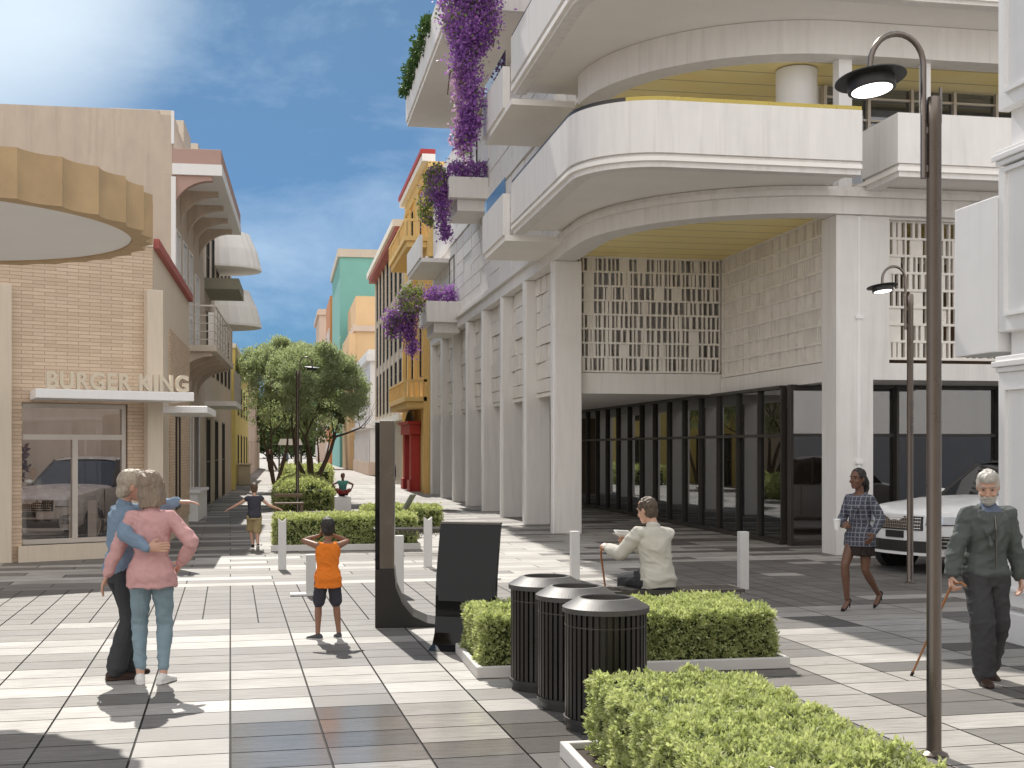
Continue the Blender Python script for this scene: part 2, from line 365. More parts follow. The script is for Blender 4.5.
# ================================================================ THE SETTING: ground and paving
g = MB(); g.add([(-500, -300, -.03), (500, -300, -.03), (500, 900, -.03), (-500, 900, -.03)], [(0, 1, 2, 3)])
tag(g.build('ground', M['ground']), kind='structure')
PR = R(2.4); PC, PS = math.cos(PR), math.sin(PR)
bd = MB().add([(-19, -12, -.012), (30, -12, -.012), (30, 66, -.012), (-19, 66, -.012)], [(0, 1, 2, 3)]).build('paving_bed', plain('dark_joint_sand', (.04, .037, .034), .95))
tag(bd, kind='structure')
def paving():
    rnd = random.Random(5); TW, TH = .60, .42; co = []; col = []
    lights = [(.49, .47, .44), (.44, .42, .39), (.53, .51, .48)]
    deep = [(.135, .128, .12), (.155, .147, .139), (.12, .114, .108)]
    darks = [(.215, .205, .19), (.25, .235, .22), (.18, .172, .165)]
    mids = [(.165, .155, .145), (.15, .141, .132), (.185, .174, .163)]
    def tile(x0, y0, x1, y1, c, wet):
        gap = .0075
        q = []
        for x, y in ((x0+gap, y0+gap), (x1-gap, y0+gap), (x1-gap, y1-gap), (x0+gap, y1-gap)):
            q.append((x*PC-y*PS, x*PS+y*PC, 0))
        j = 1+rnd.uniform(-.06, .06)
        co.append(q); col.append((c[0]*j, c[1]*j, c[2]*j, wet))
    ny0, ny1 = -18, 155
    for iy in range(ny0, ny1):
        rowdark = rnd.random(); 
        ix = -24-iy*7 % 3; run = 0; last = None
        while ix < 40:
            x0, y0 = ix*TW, iy*TH; x, y = x0+.3, y0+.25
            wx = x*PC-y*PS; wy = x*PS+y*PC
            w = 1
            # wet patch in front of the bins
            d = math.hypot((wx-.75)/1.5, (wy-8.2)/1.3); wet = max(0, min(1, 1.6-d*1.1))
            if 14.1 < wy < 17.6 and wx < 7:                       # grey band of small setts
                for a in range(2):
                    tile(x0+a*TW/2, y0, x0+(a+1)*TW/2, y0+TH, rnd.choice(mids), wet)
                ix += 1; continue
            if 1.75 < wx < 3.0 and 6.0 < wy < 10.2 or 3.0 <= wx < 4.1 and wy < 10.2:
                tile(x0, y0, x0+TW, y0+TH, rnd.choice(((.16, .152, .142), (.185, .175, .165))), wet); ix += 1; continue
            if 4.1 <= wx < 4.7 and wy < 10.2:
                tile(x0, y0, x0+TW, y0+TH, lights[1], 0); ix += 1; continue
            if wx > 4.7 and wy < 24 or wx > 6.2:
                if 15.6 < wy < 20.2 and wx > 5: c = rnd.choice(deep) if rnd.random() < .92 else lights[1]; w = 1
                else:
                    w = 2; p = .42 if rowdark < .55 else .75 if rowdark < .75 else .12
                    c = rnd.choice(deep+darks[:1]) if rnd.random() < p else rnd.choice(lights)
            elif wy >= 17.6:
                w = 3; p = .22 if wx > 1.8 else .55
                if rowdark < .25: p += .45
                c = rnd.choice(darks) if rnd.random() < p else rnd.choice(lights)
            else:
                if run <= 0:
                    p = .20 if rowdark < .36 else .50 if rowdark < .62 else .97
                    last = rnd.random() < p; run = rnd.choice((1, 1, 2)) if rowdark < .68 else 3
                run -= 1
                c = rnd.choice(darks) if last else rnd.choice(lights)
                if wet > .25: c = rnd.choice(darks) if rnd.random() < .55 else rnd.choice(lights)
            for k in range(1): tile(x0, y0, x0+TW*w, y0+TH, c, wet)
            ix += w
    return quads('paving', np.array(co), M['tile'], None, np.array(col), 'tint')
tag(paving(), kind='structure')

# ================================================================ helpers for facades
def window(parent, mtx, x0, x1, z0, z1, depth=.12, glassm='window', framem='frame', bars=(1, 1), t=.05, name='window'):
    """a window in the local facade frame: x along the wall, -y outwards; the frame is a part, the pane its sub-part"""
    f = MB(mtx)
    f.box(x0, x0+t, -.02, depth, z0, z1).box(x1-t, x1, -.02, depth, z0, z1).box(x0+t, x1-t, -.02, depth, z0, z0+t).box(x0+t, x1-t, -.02, depth, z1-t, z1)
    nx, nz = bars
    for i in range(1, nx): xx = x0+(x1-x0)*i/nx; f.box(xx-t*.4, xx+t*.4, 0, depth-.02, z0+t, z1-t)
    for i in range(1, nz): zz = z0+(z1-z0)*i/nz; f.box(x0+t, x1-t, .003, depth-.023, zz-t*.4, zz+t*.4)
    fo = f.build(name, M[framem], parent, world=True)
    p = MB(mtx); p.box(x0+t*.5, x1-t*.5, depth*.5-.006, depth*.5+.006, z0+t*.5, z1-t*.5)
    p.build('pane', M[glassm], fo, world=True)
    return fo
def wall_open(mtx, x0, x1, z0, z1, th, openings):
    """a wall slab with rectangular openings cut out (openings do not overlap)"""
    b = MB(mtx); xs = sorted({x0, x1, *[o[0] for o in openings], *[o[1] for o in openings]})
    for a, c in zip(xs, xs[1:]):
        m = (a+c)/2; cuts = sorted([(o[2], o[3]) for o in openings if o[0] < m < o[1]]); z = z0
        for u, v in cuts:
            if u > z+1e-4: b.box(a, c, 0, th, z, u)
            z = v
        if z1 > z+1e-4: b.box(a, c, 0, th, z, z1)
    return b
def facade(x, y, deg): return Matrix.Translation((x, y, 0)) @ Matrix.Rotation(R(deg), 4, 'Z')

def screen(parent, mtx, w, z0, z1, rows, seed, solid=.16, depth=.1, mod=.42, name='screen'):
    """breeze screen: shelves, slim slats and a scatter of solid turned panels"""
    rnd = random.Random(seed); b = MB(mtx); h = (z1-z0)/rows; n = max(1, round(w/mod)); mw = w/n; t = .032
    for r in range(rows+1): zz = z0+h*r; b.box(0, w, 0, depth, zz-.022, zz+.022)
    for i in range(n+1): b.box(i*mw-t/2, i*mw+t/2, .004, depth-.004, z0+.022, z1-.022)
    for r in range(rows):
        a, c = z0+h*r+.022, z0+h*(r+1)-.022
        for i in range(n):
            x = i*mw; k = rnd.random()
            if k < solid: b.box(x+mw*.22, x+mw*.80, .03, depth-.03, a, c); continue
            nb = rnd.choice((2, 3, 3))
            for j in range(1, nb+1):
                xx = x+mw*j/(nb+1)+rnd.uniform(-.02, .02); ww = rnd.choice((.035, .05, .07)); b.box(xx-ww/2, xx+ww/2, .012, depth-.012, a, c)
            if k > .75: b.box(x+mw*.5, x+mw*.9, .045, depth-.045, a, c)
    return b.build(name, M['screen'], parent, world=True)

# ================================================================ the white arcade building (right)
WB = thing('arcade_building', 'large white concrete arcade building with rounded balconies, tall columns and gold ceilings', 'building', (12, 36, 0))
def arc(cx, cy, rx, ry, n=18):
    out = []
    for i in range(n+1):
        a = R(180+90*i/n); nx, ny = math.cos(a)/rx, math.sin(a)/ry; l = math.hypot(nx, ny)
        out.append((cx+rx*math.cos(a), cy+ry*math.sin(a), nx/l, ny/l))
    return out
LP = [(5.85, 51.0, -1, 0)]+arc(9.75, 24.7, 3.9, 4.0)+[(21, 20.7, 0, -1)]
BP = [(4.72, 26.1, -1, 0)]+arc(6.1, 20.75, 1.38, 1.4)+[(9.42, 19.35, 0, -1)]
BP3 = BP[:-1]+[(21, 19.35, 0, -1)]
RP = [(10.06, 20.7, -1, 0), (10.06, 19.36, -.7, -.7), (21, 19.36, 0, -1)]
def poly_path(P, off=0): return [(x+nx*off, y+ny*off) for x, y, nx, ny in P]
# columns of the arcade
for k in range(8):
    y = 27.0+3.35*k
    MB().box(5.88, 6.48, y, y+.42, 0, 6.04).build('column', M['concrete'], WB, world=True, bevel=.015)
    MB().box(5.84, 5.88, y+.10, y+.32, 0, 6.04).build('column_fin', M['white'], WB, world=True)
    # hanging panel between two columns
    if k < 7:
        b = MB(); rnd = random.Random(k)
        b.box(6.12, 6.30, y+.42, y+3.35, 3.25, 3.55)
        hh = 2.48/6
        for r in range(6):
            off = .22*(r % 2); n = 5
            for i in range(n):
                a = y+.44+i*.58; d = rnd.choice((0, 0, .03, .06)); b.box(6.10+d, 6.26, a+.01, a+.57, 3.56+r*hh+.012, 3.56+(r+1)*hh-.012)
        b.box(6.262, 6.30, y+.42, y+3.35, 3.552, 6.04)
        b.build('wall_panel', M['screen'], WB, world=True)
MB().band(LP, -.5, 0, 6.045, 6.34).build('ledge_beam', M['concrete'], WB, world=True)
MB().band(LP, -.5, .10, 6.342, 6.44).build('ledge_lip', M['concrete'], WB, world=True)
MB().band(LP, -.5, .04, 6.442, 6.52).build('ledge_cap', M['concrete'], WB, world=True)
# front pillar with downpipe
MB().box(9.62, 10.02, 20.78, 21.38, 0, 6.04).box(10.08, 10.32, 20.78, 21.38, 0, 6.04).box(10.02, 10.08, 20.84, 21.3, 0, 6.04).build('pillar', M['concrete'], WB, world=True)
MB().tube([(10.05, 20.79, 1.2), (10.05, 20.79, 6.03)], .035, 10).box(9.98, 10.12, 20.74, 20.84, 1.62, 1.68).box(9.98, 10.12, 20.74, 20.84, 4.2, 4.26).build('downpipe', M['white'], WB, world=True)
# front right bay: frame, screen, lintel
fr = facade(10.32, 21.0, 0)
MB(fr).box(0, .32, -.2, .2, 3.42, 6.04).box(2.9, 12, -.2, .2, 3.2, 6.04).box(.32, 2.9, -.15, .2, 6.0, 6.04).box(0, 2.9, -.2, .25, 3.12, 3.42).build('front_frame', M['concrete'], WB, world=True)
screen(WB, facade(10.64, 21.0, 0), 2.58, 3.52, 6.0, 8, 11)
# corner recess: two screens, lower beams, gold ceiling
screen(WB, facade(6.5, 27.25, 0), 3.28, 3.62, 6.18, 8, 3, .20)
screen(WB, facade(9.8, 27.2, -90), 5.8, 3.52, 6.18, 8, 7, .68, .1, .40)
MB().box(9.865, 9.93, 21.42, 27.18, 3.545, 6.16).build('backing_panel', M['screen'], WB, world=True)
MB().box(6.5, 9.8, 27.22, 27.6, 3.12, 3.58).box(9.78, 10.1, 21.4, 27.2, 3.12, 3.48).build('recess_beam', M['concrete'], WB, world=True)
gp = [(x, y) for x, y in poly_path(LP[1:-1], -.3)]
MB().prism([(6.15, 27.3)]+gp+[(9.9, 21.0), (9.9, 27.3)], 6.20, 6.26).build('gold_ceiling', M['gold'], WB, world=True)
MB().prism([(6.16, 50.9), (6.16, 27.62), (9.92, 27.62), (9.92, 21.2), (21, 21.2), (21, 50.9)], 3.14, 3.24).build('arcade_soffit', M['soffit'], WB, world=True)
# room behind the screens (mezzanine)
MB().box(10.0, 10.1, 27.12, 29.1, 3.25, 6.5).build('mezzanine_wall', M['white'], WB, world=True)
MB().box(10.02, 20.9, 21.22, 26.98, 6.24, 6.30).build('gold_ceiling', M['gold'], WB, world=True)
MB().box(6.4, 10.0, 29.0, 29.1, 3.25, 6.5).build('mezzanine_wall', M['white'], WB, world=True)
for i in range(3):
    MB().box(6.9+i*1.1, 7.15+i*1.1, 28.3, 28.6, 3.25, 6.5).build('inner_column', M['white'], WB, world=True)
MB().box(10.05, 20.9, 27.0, 27.1, 3.25, 6.2).build('mezzanine_wall', M['interior'], WB, world=True)
# ground floor glazing: side (X = 9.6) and front (Y = 22.9)
def glazing(mtx, w, z0, z1, step, tr, dark=.1):
    p = MB(mtx); p.box(0, w, .05, .062, z0, z1); go = p.build('glazing', M['arcadeglass'], WB, world=True)
    n = round(w/step); st = w/n
    for i in range(n+1):
        MB(mtx).box(i*st-.026, i*st+.026, -dark, .09, 0.01, z1).build('mullion', M['frame'], go, world=True)
    MB(mtx).box(0, w, -.03, .085, tr-.03, tr+.03).box(0, w, -.05, .087, z1-.06, z1).box(0, w, -.04, .084, 0.005, .09).build('transom', M['frame'], go, world=True)
glazing(facade(9.6, 48.0, -90), 24.8, .06, 3.13, 1.24, 2.15, .02)
glazing(facade(9.65, 22.9, 0), 11, .06, 3.13, 2.1, 2.15, .1)
MB().box(9.9, 20.9, 23.3, 23.36, .02, 3.1).build('curtain', M['curtain'], WB, world=True)
MB().box(15.0, 15.2, 23.4, 50, 0, 3.1).build('inner_wall', M['interior'], WB, world=True)
for k in range(6): MB().box(11.3, 11.8, 26+4*k, 26.5+4*k, .0, 3.13).build('inner_column', M['soffit'], WB, world=True)
MB().box(6.5, 20.9, 50.6, 50.9, 0, 3.13).build('arcade_end_wall', M['interior'], WB, world=True)
# upper street wall, panelled
b = MB(); rnd = random.Random(2)
for lv, (z0, z1) in enumerate(((6.53, 9.2), (9.6, 12.2))):
    for i in range(13):
        a = 27.4+i*1.81
        b.box(5.97, 6.2, a+.012, a+1.79, z0, z1)
        for q in range(6):
            zz = z0+(z1-z0)*q/6; b.box(5.945+.02*(rnd.random() < .3), 5.972, a+.05, a+1.75, zz+.015, zz+(z1-z0)/6-.012)
b.build('street_wall', M['concrete'], WB, world=True)
MB().box(6.2, 6.4, 27.2, 51, 6.52, 13).box(5.9, 6.2, 27.3, 51, 9.22, 9.58).build('street_wall_core', M['concrete'], WB, world=True)
for (y0, z0) in ((45.5, 6.9), (40.2, 9.9), (44.0, 9.9)):
    window(WB, facade(5.94, y0, -90), 0, 1.3, z0, z0+1.9, .1)
# level two terrace
MB().box(6.2, 21, 26.62, 50.9, 6.53, 6.62).build('floor_slab', M['soffit'], WB, world=True)
MB().box(3.85, 6.2, 28.75, 28.9, 12.42, 13.4).build('parapet', M['concrete'], WB, world=True)
MB().prism(poly_path(BP)+[(9.42, 24), (6.3, 26.1)], 6.53, 6.60).build('terrace_slab', M['soffit'], WB, world=True)
MB().band(BP, -.16, 0, 6.66, 7.50).build('parapet', M['concrete'], WB, world=True)
MB().band(BP, -.30, -.06, 6.44, 6.655).build('parapet_lip', M['concrete'], WB, world=True)
MB().band(BP[:14], -.13, -.02, 7.503, 7.57).build('hand_rail', M['frame'], WB, world=True)
MB().band(BP[13:], -.13, -.02, 7.503, 7.57).build('hand_rail', M['brass'], WB, world=True)
MB().prism([(10.06, 20.7), (10.06, 19.36), (21, 19.36), (21, 24), (10.06, 24)], 6.53, 6.60).build('terrace_slab', M['soffit'], WB, world=True)
MB().band(RP, -.16, 0, 6.66, 7.50).build('parapet', M['concrete'], WB, world=True)
MB().band(RP, -.30, -.06, 6.44, 6.655).build('parapet_lip', M['concrete'], WB, world=True)
MB().lathe([(.38, 6.6), (.38, 8.9)], 28, (9.35, 21.9, 0)).build('round_column', M['white'], WB, world=True, smooth=True)
MB().box(9.75, 10.0, 20.95, 21.2, 6.52, 8.9).build('terrace_post', M['white'], WB, world=True); MB().box(11.35, 11.5, 20.9, 21.05, 6.6, 8.9).build('terrace_post', M['white'], WB, world=True)
p = MB(); p.box(10.2, 21, 22.6, 22.61, 6.6, 8.86); tg = p.build('terrace_glazing', M['window'], WB, world=True)
b = MB()
for i in range(12): b.box(10.2+i*.9-.03, 10.2+i*.9+.03, 22.5, 22.66, 6.6, 8.86)
for i in range(5): b.box(10.2, 21, 22.53, 22.64, 6.95+i*.42, 6.99+i*.42)
b.build('glazing_bars', M['alu'], tg, world=True)
MB().box(6.4, 10.2, 26.4, 26.6, 6.6, 8.9).box(10.1, 10.3, 22.7, 26.4, 6.6, 8.9).build('terrace_wall', M['white'], WB, world=True)
MB().prism([(6.2, 27.2)]+poly_path(LP[1:-1], -.3)+[(21, 21.0), (21, 27.2)], 8.92, 8.98).build('gold_ceiling', M['gold'], WB, world=True)
MB().band(LP[1:], -.5, 0, 8.86, 9.45).build('ledge_beam', M['concrete'], WB, world=True)
for q in (10.9, 13.1): MB().box(q, q+.04, 19.5, 19.54, 7.5, 8.0).build('rail_post', M['steel'], WB, world=True)
# level three balcony
MB().prism(poly_path(BP3)+[(21, 27.2), (6.3, 27.2), (6.3, 26.1)], 9.46, 9.56).build('terrace_slab', M['soffit'], WB, world=True)
MB().band(BP3, -.16, 0, 9.66, 10.6).build('parapet', M['concrete'], WB, world=True)
MB().band(BP3, -.32, -.07, 9.40, 9.655).build('parapet_lip', M['concrete'], WB, world=True)
MB().band(BP3[:14], -.13, -.02, 10.603, 10.67).build('hand_rail', M['frame'], WB, world=True)
MB().box(6.2, 21, 24.2, 24.6, 9.56, 13).build('upper_wall', M['concrete'], WB, world=True)
# stepped balcony boxes further back along the street
for z in (6.3, 9.0, 12.0):
    if z < 12: MB().box(4.60, 5.95, 26.12 if z < 7 else 25.4, 28.9, z, z+.12).build('balcony_floor', M['soffit'], WB, world=True)
    y0 = 26.12
    MB().box(4.55, 4.70, y0, 28.9, z+.12, z+1.0).box(4.70, 5.95, 28.75, 28.9, z+.122, z+1.0).build('balcony_box', M['concrete'], WB, world=True)
    MB().box(4.60, 4.612, y0, 28.9, z+1.0, z+1.35).build('glass_rail', M['clear'], WB, world=True)
# big roof terrace slab with planters, and its flowers' boxes on the street side
MB().box(3.9, 6.2, 28.9, 40.4, 12.3, 12.42).build('terrace_slab', M['soffit'], WB, world=True)
MB().box(3.85, 4.0, 28.9, 40.4, 12.42, 13.4).box(4.0, 6.2, 40.25, 40.4, 12.422, 13.4).build('parapet', M['concrete'], WB, world=True)
for (y, z, h) in ((36.6, 9.30, .62), (42.6, 6.22, .72)):
    fb = MB().box(4.78, 5.95, y, y+.1, z, z+h).box(4.78, 4.88, y+.1, y+2.6, z, z+h).box(4.88, 5.95, y+2.5, y+2.6, z, z+h).box(4.88, 5.95, y+.1, y+2.5, z, z+.1).build('flower_box', M['concrete'], WB, world=True, bevel=.012)
    MB().box(4.88, 5.95, y+.1, y+2.5, z+.11, z+h-.06).build('soil', M['soil'], fb, world=True)
    MB().box(5.05, 5.95, y+.25, y+2.4, z-.34, z-.002).build('bracket', M['concrete'], WB, world=True)
MB().box(4.9, 5.95, 45.5, 50.4, 8.7, 8.85).box(4.85, 4.95, 45.5, 50.4, 8.852, 9.7).build('balcony_box', M['concrete'], WB, world=True)
MB().box(6.2, 21, 24.6, 51, 12.99, 13.1).build('roof', M['concrete'], WB, world=True)

# ================================================================ the white panelled building (far right)
RB = thing('panelled_building', 'white painted panelled building at right edge with a blank projecting box', 'building', (9, 8, 0))
MB().box(7.12, 22, -6, 11.36, 0, 7).build('wall', M['white'], RB, world=True)
b = MB()
for (y0, y1) in ((10.6, 11.40), (8.6, 10.2)):
    b.box(7.0, 7.12, y0, y1, 3.05, 4.68).box(7.0, 7.12, y0, y1, .35, 2.65).box(7.0, 7.12, y0, y1, 5.25, 6.9)
b.build('pilaster', M['white'], RB, world=True, bevel=.01)
for (z0, z1) in ((.5, 2.5), (3.2, 4.65), (5.4, 6.8)):
    y0, y1 = 10.74, 11.26; b = MB()
    b.box(6.965, 7.0, y0, y0+.03, z0, z1).box(6.965, 7.0, y1-.03, y1, z0, z1).box(6.965, 7.0, y0+.03, y1-.03, z0, z0+.03).box(6.965, 7.0, y0+.03, y1-.03, z1-.03, z1)
    b.build('panel_moulding', M['white'], RB, world=True)
for z in (2.65, 4.70):
    MB().box(6.975, 7.2, -6, 11.41, z, z+.05).box(6.95, 7.2, -6, 11.45, z+.052, z+.11).box(6.985, 7.2, -6, 11.43, z+.112, z+.16).build('cornice', M['white'], RB, world=True, bevel=.008)
MB().box(6.94, 7.3, -6, 11.45, 0, .3).build('plinth', M['white'], RB, world=True, bevel=.01)
MB().box(6.985, 7.8, 11.405, 12.2, 2.86, 4.42).build('projecting_box', M['white'], RB, world=True, bevel=.01)
for k in range(3): window(RB, facade(7.12, 7.9-k*3.2, -90), 0, 1.5, 1.0, 2.5, .1, framem='white')

# ================================================================ the brick corner shop (left)
BS = thing('brick_shop', 'single storey tan brick shop on left with white awning and BURGER KING letters', 'shop', (-5, 24, 0))
sf = facade(-2.3, 22.9, 25)
wall_open(sf, -9, 0.0, 0, 5.45, .3, [(-2.22, -.44, .27, 2.66)]).build('brick_wall', M['brick'], BS, world=True)
MB(sf).box(-9, 0, -.03, .3, 5.452, 5.6).build('coping', M['stone'], BS, world=True)
MB(sf).box(-2.9, -2.41, -.14, 0, 0, 4.6).box(-.16, .12, -.2, .3, 0, 4.68).build('pilaster', M['stone'], BS, world=True, bevel=.012)
f = MB(sf); t = .06
f.box(-2.2, -.46, .05, .15, 2.58, 2.65).box(-.53, -.46, .05, .15, .28, 2.58).box(-2.2, -.53, .05, .15, .28, .36).box(-2.2, -.53, .05, .15, 2.04, 2.13).box(-1.38, -1.29, .045, .155, .36, 2.04)
sw = f.build('shop_window', M['alu'], BS, world=True)
MB(sf).box(-2.2, -.48, .095, .107, .3, 2.6).build('pane', M['shopglass'], sw, world=True)
MB(sf).box(-2.3, -.40, -.1, .32, .0, .27).build('sill', M['stone'], BS, world=True)
aw = MB(sf).prism([(-2.28, -1.1), (.34, -1.1), (.34, -.15), (-2.1, -.04)], 2.70, 2.85).build('awning', M['white'], BS, world=True, bevel=.01)
MB().box(-2.12, -1.35, 22.75, 25.6, 2.52, 2.64).build('side_awning', M['white'], BS, world=True, bevel=.01)
def text_mesh(s, w, h, d):
    cu = bpy.data.curves.new('t', 'FONT'); cu.body = s; cu.size = 1; cu.extrude = .05; cu.offset = .028; cu.space_character = 1.12
    o = bpy.data.objects.new('t', cu); COL.objects.link(o); bpy.context.view_layer.update()
    me = bpy.data.meshes.new_from_object(o.evaluated_get(bpy.context.evaluated_depsgraph_get())); bpy.data.objects.remove(o)
    a = np.array([v.co for v in me.vertices]); lo, hi = a.min(0), a.max(0)
    for v in me.vertices:
        c = (np.array(v.co)-lo)/(hi-lo); v.co = (c[0]*w, (.5-c[2])*d, c[1]*h)
    me.update(); return me
lm = text_mesh('BURGER KING', 2.36, .29, .07); lm.transform(sf @ Matrix.Translation((-2.1, -1.03, 2.852)))
lm.transform(Matrix.Translation((5, -24, 0)))
link('sign_letters', lm, M['letter'], aw)
MB().prism([(-2.5, 23.05), (-2.3, 22.95), (-2.3, 31.3), (-2.5, 31.3)], 0, 5.45).build('side_wall', M['stone'], BS, world=True)
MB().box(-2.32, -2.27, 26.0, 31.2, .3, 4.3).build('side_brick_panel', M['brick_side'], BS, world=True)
window(BS, facade(-2.25, 28.4, -90) @ Matrix.Rotation(R(180), 4, 'Z') @ Matrix.Translation((-1.2, 0, 0)), 0, .9, .6, 2.6, .1)
MB().box(-2.56, -2.2, 23.0, 31.36, 5.452, 5.62).build('red_coping', M['coping'], BS, world=True)
MB().prism([(-9.5, 19.9), (-9.3, 19.85), (-9.3, 31.2), (-9.5, 31.2)], 0, 5.4).build('rear_wall', M['stucco'], BS, world=True)
MB().box(-9.3, -2.5, 24.4, 25.2, 5.2, 5.4).build('roof_strip', M['soffit'], BS, world=True)
# scalloped round canopy on a slim column (the column stands left of the picture)
RC = thing('round_canopy', 'round ochre scalloped canopy with pale underside at the upper left', 'canopy', (-2.98, 10.69, 0))
def canopy():
    c = (-2.98, 10.69); R0, R1 = 1.73, 1.905; n = 34; prof = []
    for i in range(n):
        for k in range(10):
            a = 2*math.pi*(i+k/10)/n; u = k/10*2-1; prof.append((c[0]+(R1-.06*(1-u*u))*math.cos(a), c[1]+(R1-.06*(1-u*u))*math.sin(a)))
    inner = [(c[0]+R0*math.cos(2*math.pi*i/340), c[1]+R0*math.sin(2*math.pi*i/340)) for i in range(340)]
    b = MB(); N = 340
    b.add([(x, y, 3.635) for x, y in prof]+[(x, y, 3.992) for x, y in prof]+[(x, y, 3.635) for x, y in inner]+[(x, y, 3.9) for x, y in inner]+[(c[0], c[1], 3.992)],
          [(i, (i+1) % N, N+(i+1) % N, N+i) for i in range(N)]+[(i, 2*N+i, 2*N+(i+1) % N, (i+1) % N) for i in range(N)]+[(2*N+i, 3*N+i, 3*N+(i+1) % N, 2*N+(i+1) % N) for i in range(N)]+[(N+i, N+(i+1) % N, 4*N) for i in range(N)])
    o = b.build('scalloped_ring', M['scallop'], RC, world=True)
    MB().lathe([(.001, .003), (.2, .003), (.2, .03), (.11, .05), (.11, 3.66), (.001, 3.66)], 28, (c[0], c[1], 0)).build('column', M['concrete'], RC, world=True, smooth=True)
    MB().prism([(c[0]+(R0-.004)*math.cos(2*math.pi*i/120), c[1]+(R0-.004)*math.sin(2*math.pi*i/120)) for i in range(120)], 3.655, 3.70).build('canopy_soffit', M['soffit'], o, world=True)
canopy()

# ================================================================ left row of houses
def stepped(name, label, x, y, deg): return thing(name, label, 'building', (x, y, 0), R(deg))
def arch_bracket(r, z, y, w, n=10):
    pts = [(0, z), (0, z-r)]+[(r-r*math.cos(R(90*i/n)), z-r+r*math.sin(R(90*i/n))*.88) for i in range(1, n+1)]+[(r, z)]
    return pts, y, y+w
CB = stepped('cream_house', 'tall cream house with dusty pink canopy on curved brackets behind the brick shop', -2.7, 31.4, -1.1)
I = Matrix.Identity(4); FS = Matrix.Rotation(R(90), 4, 'Z')      # local facade facing the street (+X)
ops = [(.9, 2.0, 4.6, 7.4), (2.6, 3.7, 4.6, 7.4), (4.3, 5.4, 4.6, 7.4), (6.2, 7.6, 4.45, 7.0), (1.0, 2.2, .2, 2.9), (3.2, 4.6, .0, 3.0), (5.6, 7.4, .0, 3.0)]
wall_open(FS, 0, 9.5, 0, 8.55, .3, ops).build('street_wall', M['stucco'], CB)
for o in ops[:5]: window(CB, facade(-2.7, 31.4, -1.1) @ FS, o[0], o[1], o[2], o[3], .25, bars=(2, 3), framem='white')
for o in ops[5:]:
    MB(FS).box(o[0], o[1], .12, .2, o[2], o[3]).build('door', M['darkdoor'], CB)
    MB(FS).box(o[0]-.1, o[0], -.03, .1, 0, o[3]+.1).box(o[1], o[1]+.1, -.03, .1, 0, o[3]+.1).build('door_frame', M['white'], CB)
MB().box(-12, -.3, 0, .3, 0, 10.1).box(-.3, 0.0, 0, 9.5, 8.552, 10.0).box(-12, -11.7, .3, 9.5, 0, 10).box(-11.7, -.3, 9.2, 9.5, 0, 10).build('front_wall', M['stucco'], CB)
MB().box(-12, -.3, .3, 9.2, 9.6, 9.7).build('roof', M['soffit'], CB)
MB().box(-.02, .09, -.035, .06, 4.3, 8.5).box(-.02, .05, -.035, .06, 9.3, 10.1).build('corner_trim', M['white'], CB)
cp = MB().box(0.002, 1.17, .0, 8.6, 8.83, 9.2).build('canopy', M['pink'], CB, bevel=.01)
MB().box(.002, 1.19, -.02, 8.62, 8.56, 8.828).build('canopy_band', M['white'], cp)
MB().box(.002, .7, .3, 8.4, 9.202, 9.25).build('canopy_top', M['white'], cp)
for k in range(5):
    pts, a, c = arch_bracket(.95, 8.56, .05+k*1.9, .22); MB().prism([(p[0]+.004, p[1]) for p in pts], a, c, 'y').build('bracket', M['pink'] if k == 0 else M['stucco'], CB)
bl = MB().box(.002, 1.02, .5, 7.6, 4.3, 4.46).build('balcony', M['cream'], CB, bevel=.01)
for k in range(5):
    pts, a, c = arch_bracket(.9, 4.30, .6+k*1.6, .16); MB().prism([(p[0]+.004, p[1]) for p in pts], a, c, 'y').build('bracket', M['stucco'], bl)
rl = MB(); 
for k in range(8): rl.tube([(.97, .55+k, 4.46), (.97, .55+k, 5.45)], .018, 6)
for z in (4.6, 4.8, 5.0, 5.2, 5.44): rl.tube([(.03, .55, z), (.97, .55, z), (.97, 7.55, z), (.03, 7.55, z)], .012 if z < 5.4 else .022, 6)
rl.build('railing', M['alu'], bl)
for k in (1, 3, 5): MB().box(.72, .95, .75+k, 1.0+k, 4.462, 5.4).build('baluster_pier', M['soffit'], bl, bevel=.01)
MB().box(.005, .45, 1.9, 4.8, 0, .72).box(.0, .5, 1.85, 4.85, .722, .8).build('base_plinth', M['white'], CB, bevel=.01)
for (x, y, w, d, z) in ((-1.6, .9, 1.5, 1.6, 10.35), (-1.4, 3.4, 1.35, 2.0, 10.75), (-1.2, 6.6, 1.25, 1.6, 10.9)):
    MB().box(x, x+w, y, y+d, 9.7, z).build('roof_house', M['cream'], CB, bevel=.01)

DB = stepped('beige_house', 'beige house with fluted half cone awnings over its balconies beyond the pink canopy', -2.55, 41.2, -.8)
ops = [(1.0+2.4*k, 2.2+2.4*k, z, z+2.0) for k in range(6) for z in (4.4, 7.3)]+[(1, 2.6, 0, 2.9), (5, 6.6, 0, 2.9), (9, 10.6, 0, 2.9)]
wall_open(FS, 0, 15.5, 0, 10.2, .3, ops).build('street_wall', M['beige'], DB)
for o in ops: window(DB, facade(-2.55, 41.2, -.8) @ FS, o[0], o[1], o[2], o[3], .2, bars=(2, 2))
MB().box(-9, -.3, 0, .3, 0, 10.2).box(-9, -.3, .3, 15.5, 9.9, 10.0).box(-9, -.3, 15.2, 15.5, 0, 9.9).build('side_wall', M['beige'], DB)
MB().box(.002, 1.1, -.1, 3.2, 7.0, 7.35).build('green_balcony', plain('sage_soffit_render', (.30, .29, .22), .8, var=.1), DB)
MB().box(.002, 1.0, -.2, 4.0, 3.25, 3.4).build('canopy', M['soffit'], DB)
rl = MB()
for k in range(9): rl.tube([(.96, -.1+k*.5, 3.4), (.96, -.1+k*.5, 4.4)], .015, 6)
